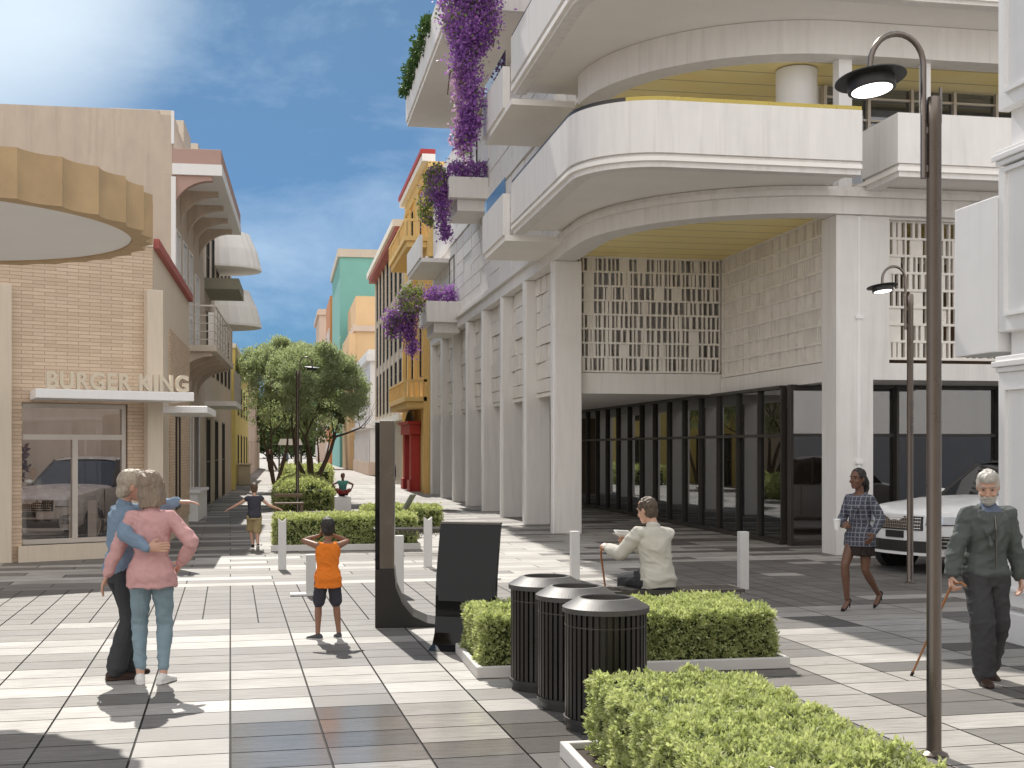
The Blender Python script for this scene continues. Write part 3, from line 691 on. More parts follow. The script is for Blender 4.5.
for z in (3.6, 3.9, 4.2, 4.4): rl.tube([(.96, -.1, z), (.96, 3.9, z)], .012, 6)
rl.build('railing', M['alu'], DB)
for k, (y, z) in enumerate(((6.2, 8.45), (6.2, 6.35))):
    b = MB(); n = 28; vs = []
    for r, zz in ((1.42, z), (1.42, z+.08), (1.28, z+.7), (1.02, z+1.35), (.2, z+1.5)):
        for j in range(n+1):
            a = -math.pi/2+math.pi*j/n; q = r*(1+.02*(j % 2)); vs.append((q*math.cos(a)*1.12, y+q*math.sin(a), zz))
    fs = [(i*(n+1)+j, i*(n+1)+j+1, (i+1)*(n+1)+j+1, (i+1)*(n+1)+j) for i in range(4) for j in range(n)]+[tuple(range(n, -1, -1))]
    b.add(vs, fs); b.build('half_cone_awning', M['soffit'], DB)

YB = stepped('lemon_house', 'low lemon yellow house down the left side of the street', -2.5, 57.5, -.4)
ops = [(1.5+4*k, 2.8+4*k, 0, 2.6) for k in range(6)]+[(1.5+4*k, 2.8+4*k, 3.6, 5.2) for k in range(6)]
wall_open(FS, 0, 25, 0, 6.4, .3, ops).build('street_wall', M['lemon'], YB)
for o in ops: window(YB, facade(-2.5, 57.5, -.4) @ FS, o[0], o[1], o[2], o[3], .2, bars=(2, 2))
MB().box(-8, -.3, 0, .3, 0, 6.4).box(-8, -.3, .3, 25, 6.2, 6.3).box(.0, .3, 0, .5, 0, 6.4).build('side_wall', M['lemon'], YB)
MB().box(-.2, .35, -.1, 25, 6.402, 6.6).build('cornice', M['soffit'], YB)
FB = stepped('sand_house', 'distant sand coloured house at the far end of the left side', -2.4, 83, 0)
wall_open(FS, 0, 40, 0, 7.5, .3, [(2+4*k, 3.4+4*k, z, z+1.8) for k in range(9) for z in (.6, 4.2)]).build('street_wall', M['pale'], FB)
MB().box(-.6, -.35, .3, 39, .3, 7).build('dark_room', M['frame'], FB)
MB().box(-8, -.3, 0, .3, 0, 7.5).box(-8, -.6, .3, 40, 7.3, 7.4).build('side_wall', M['pale'], FB)

# ================================================================ right row beyond the arcade building
FW = Matrix.Rotation(R(-90), 4, 'Z')                              # local facade facing -X, x runs towards the camera
YH = thing('yellow_house', 'yellow house with two balconies and a red portal beside the white arcade', 'building', (5.85, 62.0, 0))
def hw(x, y): return Matrix.Translation((x, y, 0)) @ FW
m = hw(5.85, 62.0)
ops = [(1.0, 2.1, 5.0, 8.0), (3.6, 4.9, 5.0, 8.0), (7.2, 8.4, 5.0, 8.0), (1.0, 2.1, 10.9, 12.9), (3.6, 4.9, 10.9, 12.9), (7.2, 8.4, 10.9, 12.9)]
wall_open(m, 0, 10.4, 0, 13.8, .4, ops).build('street_wall', M['yellow'], YH, world=True)
for o in ops:
    window(YH, m, o[0], o[1], o[2], o[3], .25, bars=(2, 4))
    MB(m).box(o[0]-.16, o[0], -.07, .02, o[2], o[3]+.2).box(o[1], o[1]+.16, -.07, .02, o[2], o[3]+.2).box(o[0]-.2, o[1]+.2, -.11, .02, o[3]+.202, o[3]+.4).build('surround', M['yellow'], YH, world=True)
MB(m).box(0, 10.4, -.25, .3, 13.802, 14.1).box(-.0, 10.4, -.1, .3, 9.6, 9.85).build('cornice', M['soffit'], YH, world=True)
MB(m).box(0, 10.4, -.32, .3, 14.102, 14.3).build('red_coping', M['red'], YH, world=True)
for q in (0.1, 2.6, 5.6, 9.6): MB(m).box(q, q+.4, -.14, .0, 0, 9.6).build('pilaster', M['yellow'], YH, world=True)
for z in (3.85, 10.55):
    bo = MB(m).box(2.0, 10.0, -.95, -.002, z, z+.2).box(2.1, 9.9, -.85, -.002, z-.25, z-.002).build('balcony', M['yellow'], YH, world=True, bevel=.01)
    rl = MB(m).box(2.0, 10.0, -.95, -.85, z+.82, z+.92).box(9.9, 10.0, -.85, 0, z+.82, z+.92)
    for k in range(9): rl.box(2.0+k*.98, 2.16+k*.98, -.945, -.855, z+.2, z+.82)
    for k in range(33): rl.box(2.2+k*.24, 2.26+k*.24, -.92, -.88, z+.2, z+.82)
    for k in range(4): rl.box(9.92, 9.98, -.8+k*.22, -.74+k*.22, z+.2, z+.82)
    rl.build('balustrade', M['yellow'], bo, world=True)
po = MB(m).box(3.5, 4.3, -.42, -.02, 0, 2.5).box(6.6, 7.4, -.42, -.02, 0, 2.5).box(3.3, 7.6, -.5, -.02, 2.502, 2.95).box(3.2, 7.7, -.6, -.02, 2.952, 3.08).box(3.4, 4.4, -.5, -.424, 0, .5).box(6.5, 7.5, -.5, -.424, 0, .5).build('red_portal', M['red'], YH, world=True, bevel=.015)
MB(m).box(4.3, 6.6, -.1, -.02, 0, 2.5).build('portal_door', plain('dark_red_door', (.09, .012, .012), .5), po, world=True)
gr = MB(m)
for k in range(12): gr.tube([(3.6+k*.32, -.3, 3.09), (3.6+k*.32, -.3, 3.09+.5*math.sin(math.pi*(k+.5)/12))], .03, 5)
gr.tube([(3.5+.33*k, -.3, 3.1+.5*math.sin(math.pi*k/12)) for k in range(13)], .035, 5).build('fan_grille', M['frame'], YH, world=True)
MB().box(6.25, 14, 51.6, 52.0, 0, 13.8).box(6.25, 14, 52, 62, 13.6, 13.7).build('side_wall', M['yellow'], YH, world=True)
TH = thing('tall_window_house', 'beige house with rows of tall narrow windows just past the yellow house', 'building', (5.85, 82.0, 0))
m = hw(5.85, 82.0)
ops = [(1.0+2.7*k, 2.2+2.7*k, z, z+2.6) for k in range(7) for z in (3.9, 7.0, 10.0)]+[(1.2+5.4*k, 3.4+5.4*k, 0, 2.9) for k in range(3)]
wall_open(m, 0, 20.0, 0, 12.9, .4, ops).build('street_wall', M['beige'], TH, world=True)
for o in ops: window(TH, m, o[0], o[1], o[2], o[3], .3, bars=(2, 4))
for k in range(8): MB(m).box(.25+2.7*k, .7+2.7*k, -.07, -.002, 3.2, 12.6).build('pier', M['cream'], TH, world=True)
MB(m).box(0, 20, -.6, .4, 12.902, 13.25).box(0, 20, -.3, -.002, 3.3, 3.6).build('cornice', M['soffit'], TH, world=True)
MB(m).box(0, 20, -.45, .4, 12.62, 12.9).build('red_band', M['coping'], TH, world=True)
MB().box(6.25, 14, 81.6, 82.0, 0, 12.8).box(6.25, 14, 62, 81.6, 12.6, 12.7).build('side_wall', M['beige'], TH, world=True)
def far_house(name, label, x0, x1, y0, y1, h, mat, trim=None, wins=True, floor=3.4):
    t = thing(name, label, 'building', (x0, y0, 0))
    MB().box(x0, x1, y0, y1, 0, h).build('wall', M[mat], t, world=True)
    if trim: MB().box(x0-.3, x1+.3, y0-.3, y1+.3, h+.002, h+.5).box(x0-.15, x1+.15, y0-.15, y1+.15, h+.502, h+.8).build('cornice', M[trim], t, world=True)
    if wins:
        n = int((y1-y0)/3.2); k = int(h/floor)
        for i in range(n):
            for j in range(k): window(t, hw(x0-.12, y0+3.2*(i+1)), .9, 2.2, .8+j*floor, 2.6+j*floor, .1, framem='white', t=.09)
    return t
WH = far_house('white_house', 'white house with stepped cornice just right of the big street tree', 5.9, 14, 88, 108, 8.0, 'white', 'white', True)
MB().box(5.6, 14.2, 87.7, 108.2, 3.3, 3.6).build('string_course', M['white'], WH, world=True)
MB().box(5.75, 14.1, 87.8, 108.1, 0, .9).build('plinth', M['pale'], WH, world=True)
PH = far_house('peach_house', 'peach coloured block rising behind the white house', 6.1, 15, 110, 124, 15.2, 'peach', None, True)
MB().box(5.9, 9, 109.7, 118, 12.1, 12.6).build('string_course', M['pale'], PH, world=True)
MB().box(5.5, 6.1, 109.9, 122, 0, 11.9).build('front_bay', M['peach'], PH, world=True)
TB = far_house('teal_tower', 'tall teal block with cream parapet beyond the peach house', 5.4, 18, 126, 146, 21.0, 'teal', None, False)
MB().box(5.2, 18.2, 125.8, 146.2, 21.002, 21.8).build('parapet', M['cream'], TB, world=True)
far_house('orange_house', 'narrow burnt orange block left of the teal tower', 5.3, 9, 150, 165, 20.0, 'orange', None, True)
far_house('pale_house', 'pale pink block above the tree at the end of the street', 4.6, 10, 172, 190, 20.0, 'pale', 'pale', True)
far_house('grey_shop_row', 'low pale grey shop row past the white house', 6.0, 9, 126.5, 170, 5.5, 'soffit', None, False)
# across the square behind the camera: what the panes mirror
far = thing('stone_house', 'stone house across the square', 'building', (0, -22, 0))
wall_open(facade(44, -20, 180), 0, 66, 0, 10, .4, [(2+4*k, 3.6+4*k, z, z+2) for k in range(16) for z in (.6, 5)]).build('wall', M['stucco'], far, world=True)
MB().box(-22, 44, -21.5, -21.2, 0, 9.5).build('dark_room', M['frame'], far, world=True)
# ================================================================ foliage
NR = np.random.default_rng(4)
def unit(a): return a/np.maximum(1e-6, np.linalg.norm(a, axis=-1, keepdims=True))
def tufts(pos, nrm, size, k, spread=.9, wid=.45, jit=.25):
    """k small rhombic leaves at each point, fanned about its normal"""
    n = len(pos); P = np.repeat(pos, k, 0); Nn = np.repeat(nrm, k, 0)
    d = unit(Nn+NR.normal(0, spread, (n*k, 3))); s = unit(np.cross(d, NR.normal(0, 1, (n*k, 3))))
    sz = np.repeat(np.broadcast_to(size, (n,)), k)*NR.uniform(.6, 1.25, n*k); sz = sz[:, None]
    up = np.cross(s, d)
    b = P+NR.normal(0, jit, (n*k, 3))*sz
    mid = b+d*sz*.5+up*sz*.08
    q = np.stack([b, mid+s*sz*wid*.5, b+d*sz, mid-s*sz*wid*.5], 1)
    t = np.clip(np.repeat(NR.uniform(0, .75, n), k)+NR.uniform(0, .3, n*k), 0, 1)
    return q, t
def nz(p, f, o=0): return np.array([noise.noise(Vector((q[0]*f+o, q[1]*f, q[2]*f))) for q in p])
def hedge(label, x0, x1, y0, y1, z0, z1, n, size, k=7, group='clipped hedges in the planters', bulge=.05, seed=0, round_=0):
    cx, cy = (x0+x1)/2, (y0+y1)/2; t = thing('hedge', label, 'hedge', (cx, cy, z0), 0, group)
    a = np.array([(x1-x0)*(y1-y0), (x1-x0)*(z1-z0), (x1-x0)*(z1-z0), (y1-y0)*(z1-z0), (y1-y0)*(z1-z0)]); cnt = (a/a.sum()*n).astype(int)
    ps, ns = [], []
    for i, c in enumerate(cnt):
        u, v = NR.uniform(0, 1, c), NR.uniform(0, 1, c)
        X = x0+(x1-x0)*u; Y = y0+(y1-y0)*(v if i in (0,) else u); Z = z0+(z1-z0)*v
        if i == 0: p = np.stack([X, Y, np.full(c, z1)], 1); q = (0, 0, 1)
        elif i < 3: p = np.stack([X, np.full(c, (y0, y1)[i-1]), Z], 1); q = (0, (-1, 1)[i-1], .35)
        else: p = np.stack([np.full(c, (x0, x1)[i-3]), Y, Z], 1); q = ((-1, 1)[i-3], 0, .35)
        ps.append(p); ns.append(np.tile(q, (c, 1)))
    p = np.concatenate(ps); q = unit(np.concatenate(ns))
    p = p+q*(nz(p, 5, seed)*bulge+nz(p, 17, seed)*bulge*.6)[:, None]-q*NR.uniform(0, size*.8, len(p))[:, None]
    if round_:
        e = np.minimum.reduce([p[:, 0]-x0, x1-p[:, 0], p[:, 1]-y0, y1-p[:, 1]]); e = np.clip(e, 0, round_)/round_
        p[:, 2] = z0+(p[:, 2]-z0)*(1-.35*(1-e)**2)
    p -= np.array([cx, cy, z0]); co, tt = tufts(p, q, size, k)
    quads('foliage', co, M['hedge'], t, tt)
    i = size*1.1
    MB().box(x0+i-cx, x1-i-cx, y0+i-cy, y1-i-cy, 0.0, z1-i-z0-(.3*round_)).build('dark_core', HC, t)  # solid dark green box that blocks the view through the leaves
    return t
HC = plain('hedge_dark_core', (.05, .075, .02), .9, var=.4, scale=20, bmp=.6, bscale=60)
def planter(label, x0, x1, y0, y1, h, wt=.05):
    cx, cy = (x0+x1)/2, (y0+y1)/2; t = thing('planter_box', label, 'planter', (cx, cy, 0), 0, 'long concrete planters')
    a, b = (x1-x0)/2, (y1-y0)/2
    MB().box(-a, a, -b, -b+wt, 0.004, h).box(-a, a, b-wt, b, 0.004, h).box(-a, -a+wt, -b+wt, b-wt, 0.004, h).box(a-wt, a, -b+wt, b-wt, 0.004, h).build('trough', M['planter'], t, bevel=.008)
    MB().box(-a+wt, a-wt, -b+wt, b-wt, .005, h-.04).build('soil', M['soil'], t)
planter('near concrete planter in the foreground, its corner beside the bins', 1.66, 2.95, 1.5, 7.50, .10)
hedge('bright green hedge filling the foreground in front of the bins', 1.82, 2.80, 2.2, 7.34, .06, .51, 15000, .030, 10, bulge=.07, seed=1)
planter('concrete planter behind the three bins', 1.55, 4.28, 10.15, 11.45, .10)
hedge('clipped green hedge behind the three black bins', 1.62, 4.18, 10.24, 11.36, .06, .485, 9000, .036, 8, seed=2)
planter('concrete planter beyond the boy in orange', -.25, 2.5, 23.3, 24.7, .12)
hedge('long clipped hedge beyond the boy in orange', -.18, 2.42, 23.4, 24.6, .06, .62, 3600, .06, 7, seed=3)
hedge('low hedge block right behind the dark totem, in front of the white cube', 1.75, 3.5, 28.2, 29.4, .0, .55, 1800, .07, 6, seed=4)
hedge('big rounded dark hedge under the street tree', -.28, 1.46, 38.6, 47.5, .0, .88, 5200, .10, 6, seed=5, bulge=.12, round_=.6)
hedge('far low hedge between the trees down the street', -.1, 2.3, 62, 72, .0, .9, 1500, .16, 5, seed=6, bulge=.1)

def tree(label, base, h, spread, seed, nleaf, size, stems=4, trunk=.11, mat='leaf', group='street trees', shape=1.0):
    rnd = random.Random(seed); t = thing('street_tree', label, 'tree', base, 0, group); tb = MB(); tips = []
    def grow(p, d, l, r, lev):
        pts = [p]; rr = [r]; n = 4
        for i in range(n):
            d = (d+Vector((rnd.gauss(0, .13), rnd.gauss(0, .13), .05))).normalized(); p = p+d*l/n; pts.append(p); rr.append(r*(1-.45*(i+1)/n))
        tb.tube(pts, rr, 7 if lev < 2 else 5)
        if lev >= 2: tips.append((pts[2], d))
        if lev == 4: tips.append((p, d)); return
        for k in range(rnd.choice((2, 3, 3)) if lev else 3):
            e = Vector((rnd.gauss(0, 1), rnd.gauss(0, 1), rnd.gauss(.15, .45))).normalized(); nd = (d*1.0+e*.95).normalized()
            grow(p, nd, l*rnd.uniform(.62, .8), rr[-1]*.75, lev+1)
    for s in range(stems):
        a = 2*math.pi*s/stems+rnd.uniform(-.4, .4); d = Vector((math.cos(a)*.42, math.sin(a)*.42, 1)).normalized()
        grow(Vector((math.cos(a)*.09, math.sin(a)*.09, -.05)), d, h*.36, trunk*rnd.uniform(.75, 1), 0)
    P = np.array([tuple(p) for p, d in tips]); D = np.array([tuple(d) for p, d in tips])
    top = P[:, 2].max(); sx = spread/np.percentile(np.abs(P[:, :2]), 97); sz = h/top
    S = np.array([sx, sx, sz]); tb.v = [Vector((v[0]*(1+(sx-1)*min(1, v[2]/(top*.5))), v[1]*(1+(sx-1)*min(1, v[2]/(top*.5))), v[2]*sz)) for v in tb.v]
    f = 1+(sx-1)*np.minimum(1, P[:, 2:3]/(top*.5)); P = np.concatenate([P[:, :2]*f, P[:, 2:]*sz], 1)
    # keep the crown a full, slightly lopsided oval
    cc = np.array([0, 0, h*.62]); rad = np.array([spread*.92, spread*.92, h*.345]); u = (P-cc)/rad; ln = np.linalg.norm(u, axis=1, keepdims=True); P = cc+u/np.maximum(1, ln)*rad
    ex = unit(NR.normal(0, 1, (70, 3)))*NR.uniform(.5, 1.0, (70, 1)); P = np.concatenate([P, cc+ex*rad])
    tb.build('trunk', M['bark'], t, smooth=True)
    idx = NR.integers(0, len(P), nleaf); c = P[idx]
    cl = NR.normal(0, 1, (nleaf, 3)); cl = unit(cl)*NR.uniform(.15, 1, (nleaf, 1))**.5*np.array([.62, .62, .36])*spread*.24
    q = c+cl; keep = q[:, 2] > h*.24; q = q[keep]; nn = unit(cl[keep]+np.array([0, 0, .6]))
    co, tt = tufts(q, nn, size, 4, spread=.8, wid=.5, jit=.6)
    # whole clumps differ in leaf colour, as young and old growth do
    cid = NR.uniform(0, .45, len(P))[idx[keep]]; tt = np.clip(tt*.6+np.repeat(cid, 4), 0, 1)
    quads('crown', co, M[mat], t, tt)
    return t
tree('leafy street tree with several leaning stems standing in the dark hedge', (.95, 45.6, .6), 5.4, 2.0, 8, 17000, .085)
tree('paler street tree on the left half hidden behind the leaning tree', (-.45, 58, .3), 6.8, 2.0, 12, 10000, .12, 3)
T0 = [o for o in bpy.data.objects if o.get('label', '').startswith('leafy street tree')][0]
for lab, at, r in (('street tree behind the camera, left of the pair across the square', (3.4, -8.5, 0), 1.0), ('street tree behind the camera, right of the pair across the square', (8.0, -9.5, 0), 2.6)):
    c = copy_tree(T0); c.location = at; c.rotation_euler = (0, 0, r); c['label'] = lab; LOC[c.name] = (Vector(at), r)
for i, (lab, b, h, s) in enumerate((('small far tree far down the street, left of the bright gap', (-.6, 112, 0), 7.0, 3.0), ('small far tree far down the street, right of the bright gap', (3.4, 118, 0), 7.5, 3.0))):
    tree(lab, b, h, s, 20+i, 2200, .34, 2, .13, 'farleaf')
wood = NR.normal(0, 1, (5200, 3))*np.array([13, 3, 2.2])+np.array([-4, 235, 4.2]); wood = wood[(wood[:, 2] > .2) & (wood[:, 2] < 8)]
co, tt = tufts(wood, np.tile((0, -.5, 1.), (len(wood), 1)), 1.1, 3)
tag(quads('distant_wood', co, M['farleaf'], None, tt), 'hazy green trees closing the far end of the street', 'trees', kind='stuff')

def climber(label, at, blobs, strands, seed, pale=.25, leafy='vine', flower='petal', size=.085):
    rnd = np.random.default_rng(seed); t = thing('bougainvillea', label, 'plant', at, 0, 'flowering plants on the white building')
    gp, fp = [], []
    for (c, r, n, fl) in blobs:
        v = unit(rnd.normal(0, 1, (n, 3)))*rnd.uniform(.3, 1, (n, 1))**.5*np.array(r)+np.array(c)
        v = v+nz(v, 2.5, seed)[:, None]*np.array(r)*.5
        m = rnd.uniform(0, 1, n) < fl; fp.append(v[m]); gp.append(v[~m])
    for (a, b, w, n, fl) in strands:
        s = rnd.uniform(0, 1, n)**.8; v = np.array(a)+(np.array(b)-np.array(a))*s[:, None]+rnd.normal(0, 1, (n, 3))*w*(1.15-s[:, None]*.6)
        v[:, 0] += np.sin(s*9+seed)*w*.4
        m = rnd.uniform(0, 1, n) < fl; fp.append(v[m]); gp.append(v[~m])
    fp = np.concatenate(fp); gp = np.concatenate(gp)
    for nm, p, mt in (('flowers', fp, flower), ('leaves', gp, leafy)):
        if len(p) < 3: continue
        co, tt = tufts(p, np.tile((-.3, -.4, .4), (len(p), 1)), size, 5, 1.1, .7, .8); quads(nm, co, M[mt], t, tt)
    MB().tube([(0, 0, 0), (-.1, 0, .15), (-.3, -.05, -.1), (-.35, -.05, -.6)], .015, 5).build('stem', M['bark'], t)
climber('purple bougainvillea spilling from the upper flower box', (4.9, 37.4, 9.9), [((.45, -.3, .25), (.65, .5, .42), 420, .93), ((-.35, .5, .1), (.4, 1.0, .5), 420, .30), ((-.3, -.15, -.3), (.22, .3, .5), 240, .9)],
        [((-.25, -.25, -.1), (-.22, -.3, -1.7), .10, 330, .97), ((-.5, .8, .1), (-.6, 1.0, -1.1), .14, 220, .1)], 31)
climber('purple bougainvillea spilling from the lower flower box', (4.9, 43.4, 6.9), [((.4, -.3, .2), (.6, .5, .38), 380, .93), ((-.55, .3, .15), (.5, 1.0, .5), 460, .18), ((-.85, .2, -.45), (.45, .6, .5), 420, .7)],
        [((-.7, 0, -.3), (-.55, -.1, -1.7), .15, 320, .97), ((-1.2, .4, -.2), (-1.25, .4, -1.1), .16, 200, .75)], 32)
climber('long violet bougainvillea hanging down from the roof terrace', (4.12, 28.4, 13.2), [((.0, -.1, -.2), (.55, .6, .5), 600, .85), ((-.15, .1, -1.1), (.5, .5, .7), 600, .72), ((.1, -.1, -1.9), (.42, .4, .5), 420, .95)],
        [((.05, 0, -1.2), (.0, 0, -4.4), .17, 1000, .97), ((.45, -.2, -.2), (.5, -.2, -1.9), .14, 300, .9)], 33, flower='petal')
climber('pale pink flowering vine low on the hanging violet strand', (4.02, 28.5, 10.6), [((0, .0, -.2), (.16, .2, .4), 80, .8)], [((-.02, .05, 0), (-.02, .05, -1.9), .11, 260, .93)], 35, flower='palepetal')
t = thing('trailing_plant', 'dark green trailing plants along the edge of the roof terrace', 'plant', (3.88, 36, 13.35))
P = []
for k in range(34):
    y = -2.5+k*.21; r = NR.uniform(.1, .3); P.append(unit(NR.normal(0, 1, (30, 3)))*r*NR.uniform(.4, 1, (30, 1))+np.array([-.03, y, .08+NR.uniform(-.25, .15)]))
P = np.concatenate(P); co, tt = tufts(P, unit(P*np.array([1, 0, 1])+1e-3), .12, 5, .8, .5); quads('leaves', co, M['darkvine'], t, tt)
t = thing('burgundy_shrub', 'dark burgundy shrub standing in for a window reflection beside the grey car', 'plant', (-6.6, 29.8, 0))  # added inside the shop in place of a mirrored bush
P = unit(NR.normal(0, 1, (900, 3)))*NR.uniform(.5, 1, (900, 1))*np.array([.9, .6, .7])+np.array([0, 0, 1.5]); co, tt = tufts(P, unit(P), .14, 5, .9, .55); quads('foliage', co, M['bush'], t, tt)
MB().tube([(0, 0, 0), (.05, 0, .6), (0, .05, 1.3)], [.05, .04, .03], 7).build('stem', M['bark'], t)

# ================================================================ street lamps
def lamp(label, at, rot, group='arched street lamps'):
    t = thing('street_lamp', label, 'street lamp', at, rot, group)
    MB().lathe([(.001, 0), (.085, 0), (.085, .012), (.05, .03), (.045, .05), (.045, 3.96), (.047, 3.965), (.047, 4.1), (.04, 4.13), (.001, 4.13)], 24).build('pole', M['lamp'], t, smooth=True)
    a = [(-.068, 0, 3.62), (-.068, 0, 4.0), (-.068, 0, 4.30)]+[(-.238+.17*math.cos(R(180*i/14)), 0, 4.33+.19*math.sin(R(180*i/14))) for i in range(15)]+[(-.408, 0, 4.26)]
    MB().tube(a, .0185, 12).build('arm', M['lamp'], t, smooth=True)
    for z in (3.66, 3.9): MB().box(-.075, -.035, -.012, .012, z, z+.04).build('clamp', M['lamp'], t)
    tilt = Matrix.Translation((-.408, 0, 4.235)) @ Matrix.Rotation(R(-5), 4, 'Y') @ Matrix.Rotation(R(-7), 4, 'X')
    h = MB(tilt).lathe([(.001, .03), (.05, .03), (.06, .018), (.215, .0), (.217, -.008), (.145, -.012), (.145, -.075), (.135, -.08), (.124, -.078), (.124, -.05), (.001, -.05)], 40).build('lamp_head', M['black'], t, smooth=True)
    MB(tilt).lathe([(.001, -.077), (.123, -.077), (.123, -.06), (.001, -.06)], 32).build('lens', M['lens'], h)
    t.scale = (1, 1, .985)
    return t
L1 = lamp('tall arched street lamp in the right foreground, lit', (3.95, 7.14, 0), R(-4))
for lab, at, r in (('slim arched street lamp beside the white car', (8.66, 16.31, 0), R(-4)), ('arched street lamp in front of the big hedge and tree', (.35, 35.6, 0), R(172)), ('farthest arched street lamp, beyond the leaning tree', (.55, 66, 0), R(172))):
    c = copy_tree(L1); c.location = at; c.rotation_euler = (0, 0, r); c['label'] = lab; LOC[c.name] = (Vector(at), r)

# ================================================================ bollards
def bollard(label, at, h, w=.125, notch=False, plate=False, rot=0):
    t = thing('bollard', label, 'bollard', at, rot, 'square grey bollards'); a = w/2
    if notch: MB().prism([(-a, .002), (a, .002), (a, h), (0, h-.05), (-a, h)], -a, a, 'y').build('post', M['bollard'], t, bevel=.006)
    else: MB().box(-a, a, -a, a, .002, h).build('post', M['bollard'], t, bevel=.008)
    if plate: MB().box(-a-.2, a, -a-.02, a+.1, .002, .03).build('base_plate', M['bollard'], t, bevel=.004)
bollard('white notched bollard left of the boy in orange', (-.04, 19.85, 0), .80, notch=True)
bollard('white notched bollard right of the dark totem, near the wire bench', (2.25, 19.9, 0), .80, notch=True)
bollard('low white bollard with a base plate directly left of the boy in orange', (.33, 16.3, 0), .53, plate=True)
bollard('plain white bollard touching the right side of the dark totem', (1.46, 16.3, 0), .76)
bollard('pale bollard in front of the corner column, left of the seated man', (4.12, 17.6, 0), .70)
bollard('pale bollard right of the seated man', (6.05, 15.95, 0), .78)
bollard('low white bollard behind the glossy panel, only its base plate showing', (2.80, 17.9, 0), .50, plate=True, rot=R(180))
for i, (x, y, h, lab) in enumerate(((-4.05, 25.3, .95, 'thin white post standing in for a reflection in the shop window'), (-3.75, 25.9, .85, 'stout white post standing in for a reflection in the shop window'), (-3.0, 25.9, .9, 'white post standing in for a reflection in the right shop pane'))):
    bollard(lab, (x, y, 0), h, .10 if i == 0 else .17)  # these posts replace ones mirrored in the shop glass

# ================================================================ litter bins
def bin_(label, at):
    t = thing('litter_bin', label, 'bin', at, 0, 'three black litter bins'); r = .285
    MB().lathe([(.001, .0), (r-.02, .0), (r-.02, .05), (r+.004, .055), (r+.004, .085), (r-.03, .09), (r-.03, .79), (.24, .79)], 48).build('drum', M['black'], t, smooth=True)
    n = 40; b = MB()
    for i in range(n):
        a = 2*math.pi*i/n; m = Matrix.Rotation(a, 4, 'Z') @ Matrix.Translation((r-.012, 0, 0)); b2 = MB(m).box(-.012, .006, -.0135, .0135, .085, .80); b.add(b2.v, b2.f)
    b.build('slats', BINM, t)
    MB().lathe([(r-.018, .70), (r-.004, .70), (r-.004, .705), (r-.018, .705)], 48).build('band', M['mesh'], t, smooth=True)
    MB().lathe([(r-.02, .79), (r+.012, .79), (r+.012, .825), (r, .832), (.195, .885), (.175, .887), (.17, .88), (.17, .70), (.001, .70)], 72).build('lid', LIDM, t)
    return t
BINM = plain('black_bin_metal', (.028, .024, .021), .32, .3, var=.1, bmp=0); LIDM = plain('worn_black_lid_metal', (.075, .07, .066), .5, .1, var=.3, scale=6, bmp=0)
B1 = bin_('nearest of the three slatted black bins', (2.15, 8.26, 0))
for lab, at in (('middle one of the three slatted black bins', (2.11, 8.98, 0)), ('farthest of the three slatted black bins, against the hedge planter', (2.04, 9.72, 0))):
    c = copy_tree(B1); c.location = at; c['label'] = lab; LOC[c.name] = (Vector(at), 0)

# ================================================================ information totems
t = thing('totem', 'tall dark wayfinding totem seen edge on with a curved foot', 'totem', (1.07, 13.55, 0), R(-6))
MB().box(-.10, -.055, -.32, .32, .62, 2.17).build('screen_face', M['screenglass'], t, bevel=.004)
MB().box(-.053, .10, -.33, .33, .62, 2.19).build('steel_body', M['steel'], t, bevel=.006)
pts = [(-.10, .004), (.62, .004), (.62, .02), (.45, .05), (.30, .12), (.19, .25), (.12, .42), (.10, .617), (-.10, .617)]
MB().prism(pts, -.33, .33, 'y').build('foot', M['black'], t, bevel=.005)
t = thing('info_panel', 'low black glossy information panel leaning back over a curved foot', 'information panel', (1.70, 11.74, 0), R(-27))
prof = [(-.30, .004), (-.05, .03), (.02, .09), (.045, .2), (.05, .35), (.04, .55), (.0, .78), (.05, 1.0), (.10, 1.17)]
prof = [(-.26, .004), (-.14, .05), (-.08, .15), (-.055, .30), (-.05, .50), (-.03, .70), (.03, .95), (.09, 1.17)]
fr = prof; bk = [(p[0]+.055, p[1]+(.004 if i == 0 else 0)) for i, p in enumerate(prof)]
MB().prism(fr+bk[::-1], -.30, .30, 'x').build('curved_panel', M['screenglass'], t, smooth=False, bevel=.003)
MB().box(-.302, .302, .085, .15, 1.171, 1.19).build('top_edge', M['steel'], t)
MB().prism([(-.02, .72), (-.025, .715), (-.045, .60), (-.06, .45), (-.055, .45), (-.036, .60)], -.27, .27, 'x').build('screen_strip', M['screenglass'], t)
t = thing('tilted_reader_board', 'small grey green tilted board beyond the wire bench', 'board', (2.62, 27.2, 0), R(-20))
MB().prism([(-.20, .35), (.12, .9), (.16, .88), (-.16, .33)], -.20, .20, 'y').build('board', plain('slate_board', (.16, .18, .14), .4), t, bevel=.006)
MB().box(-.08, -.03, -.03, .03, .002, .52).build('post', M['black'], t)

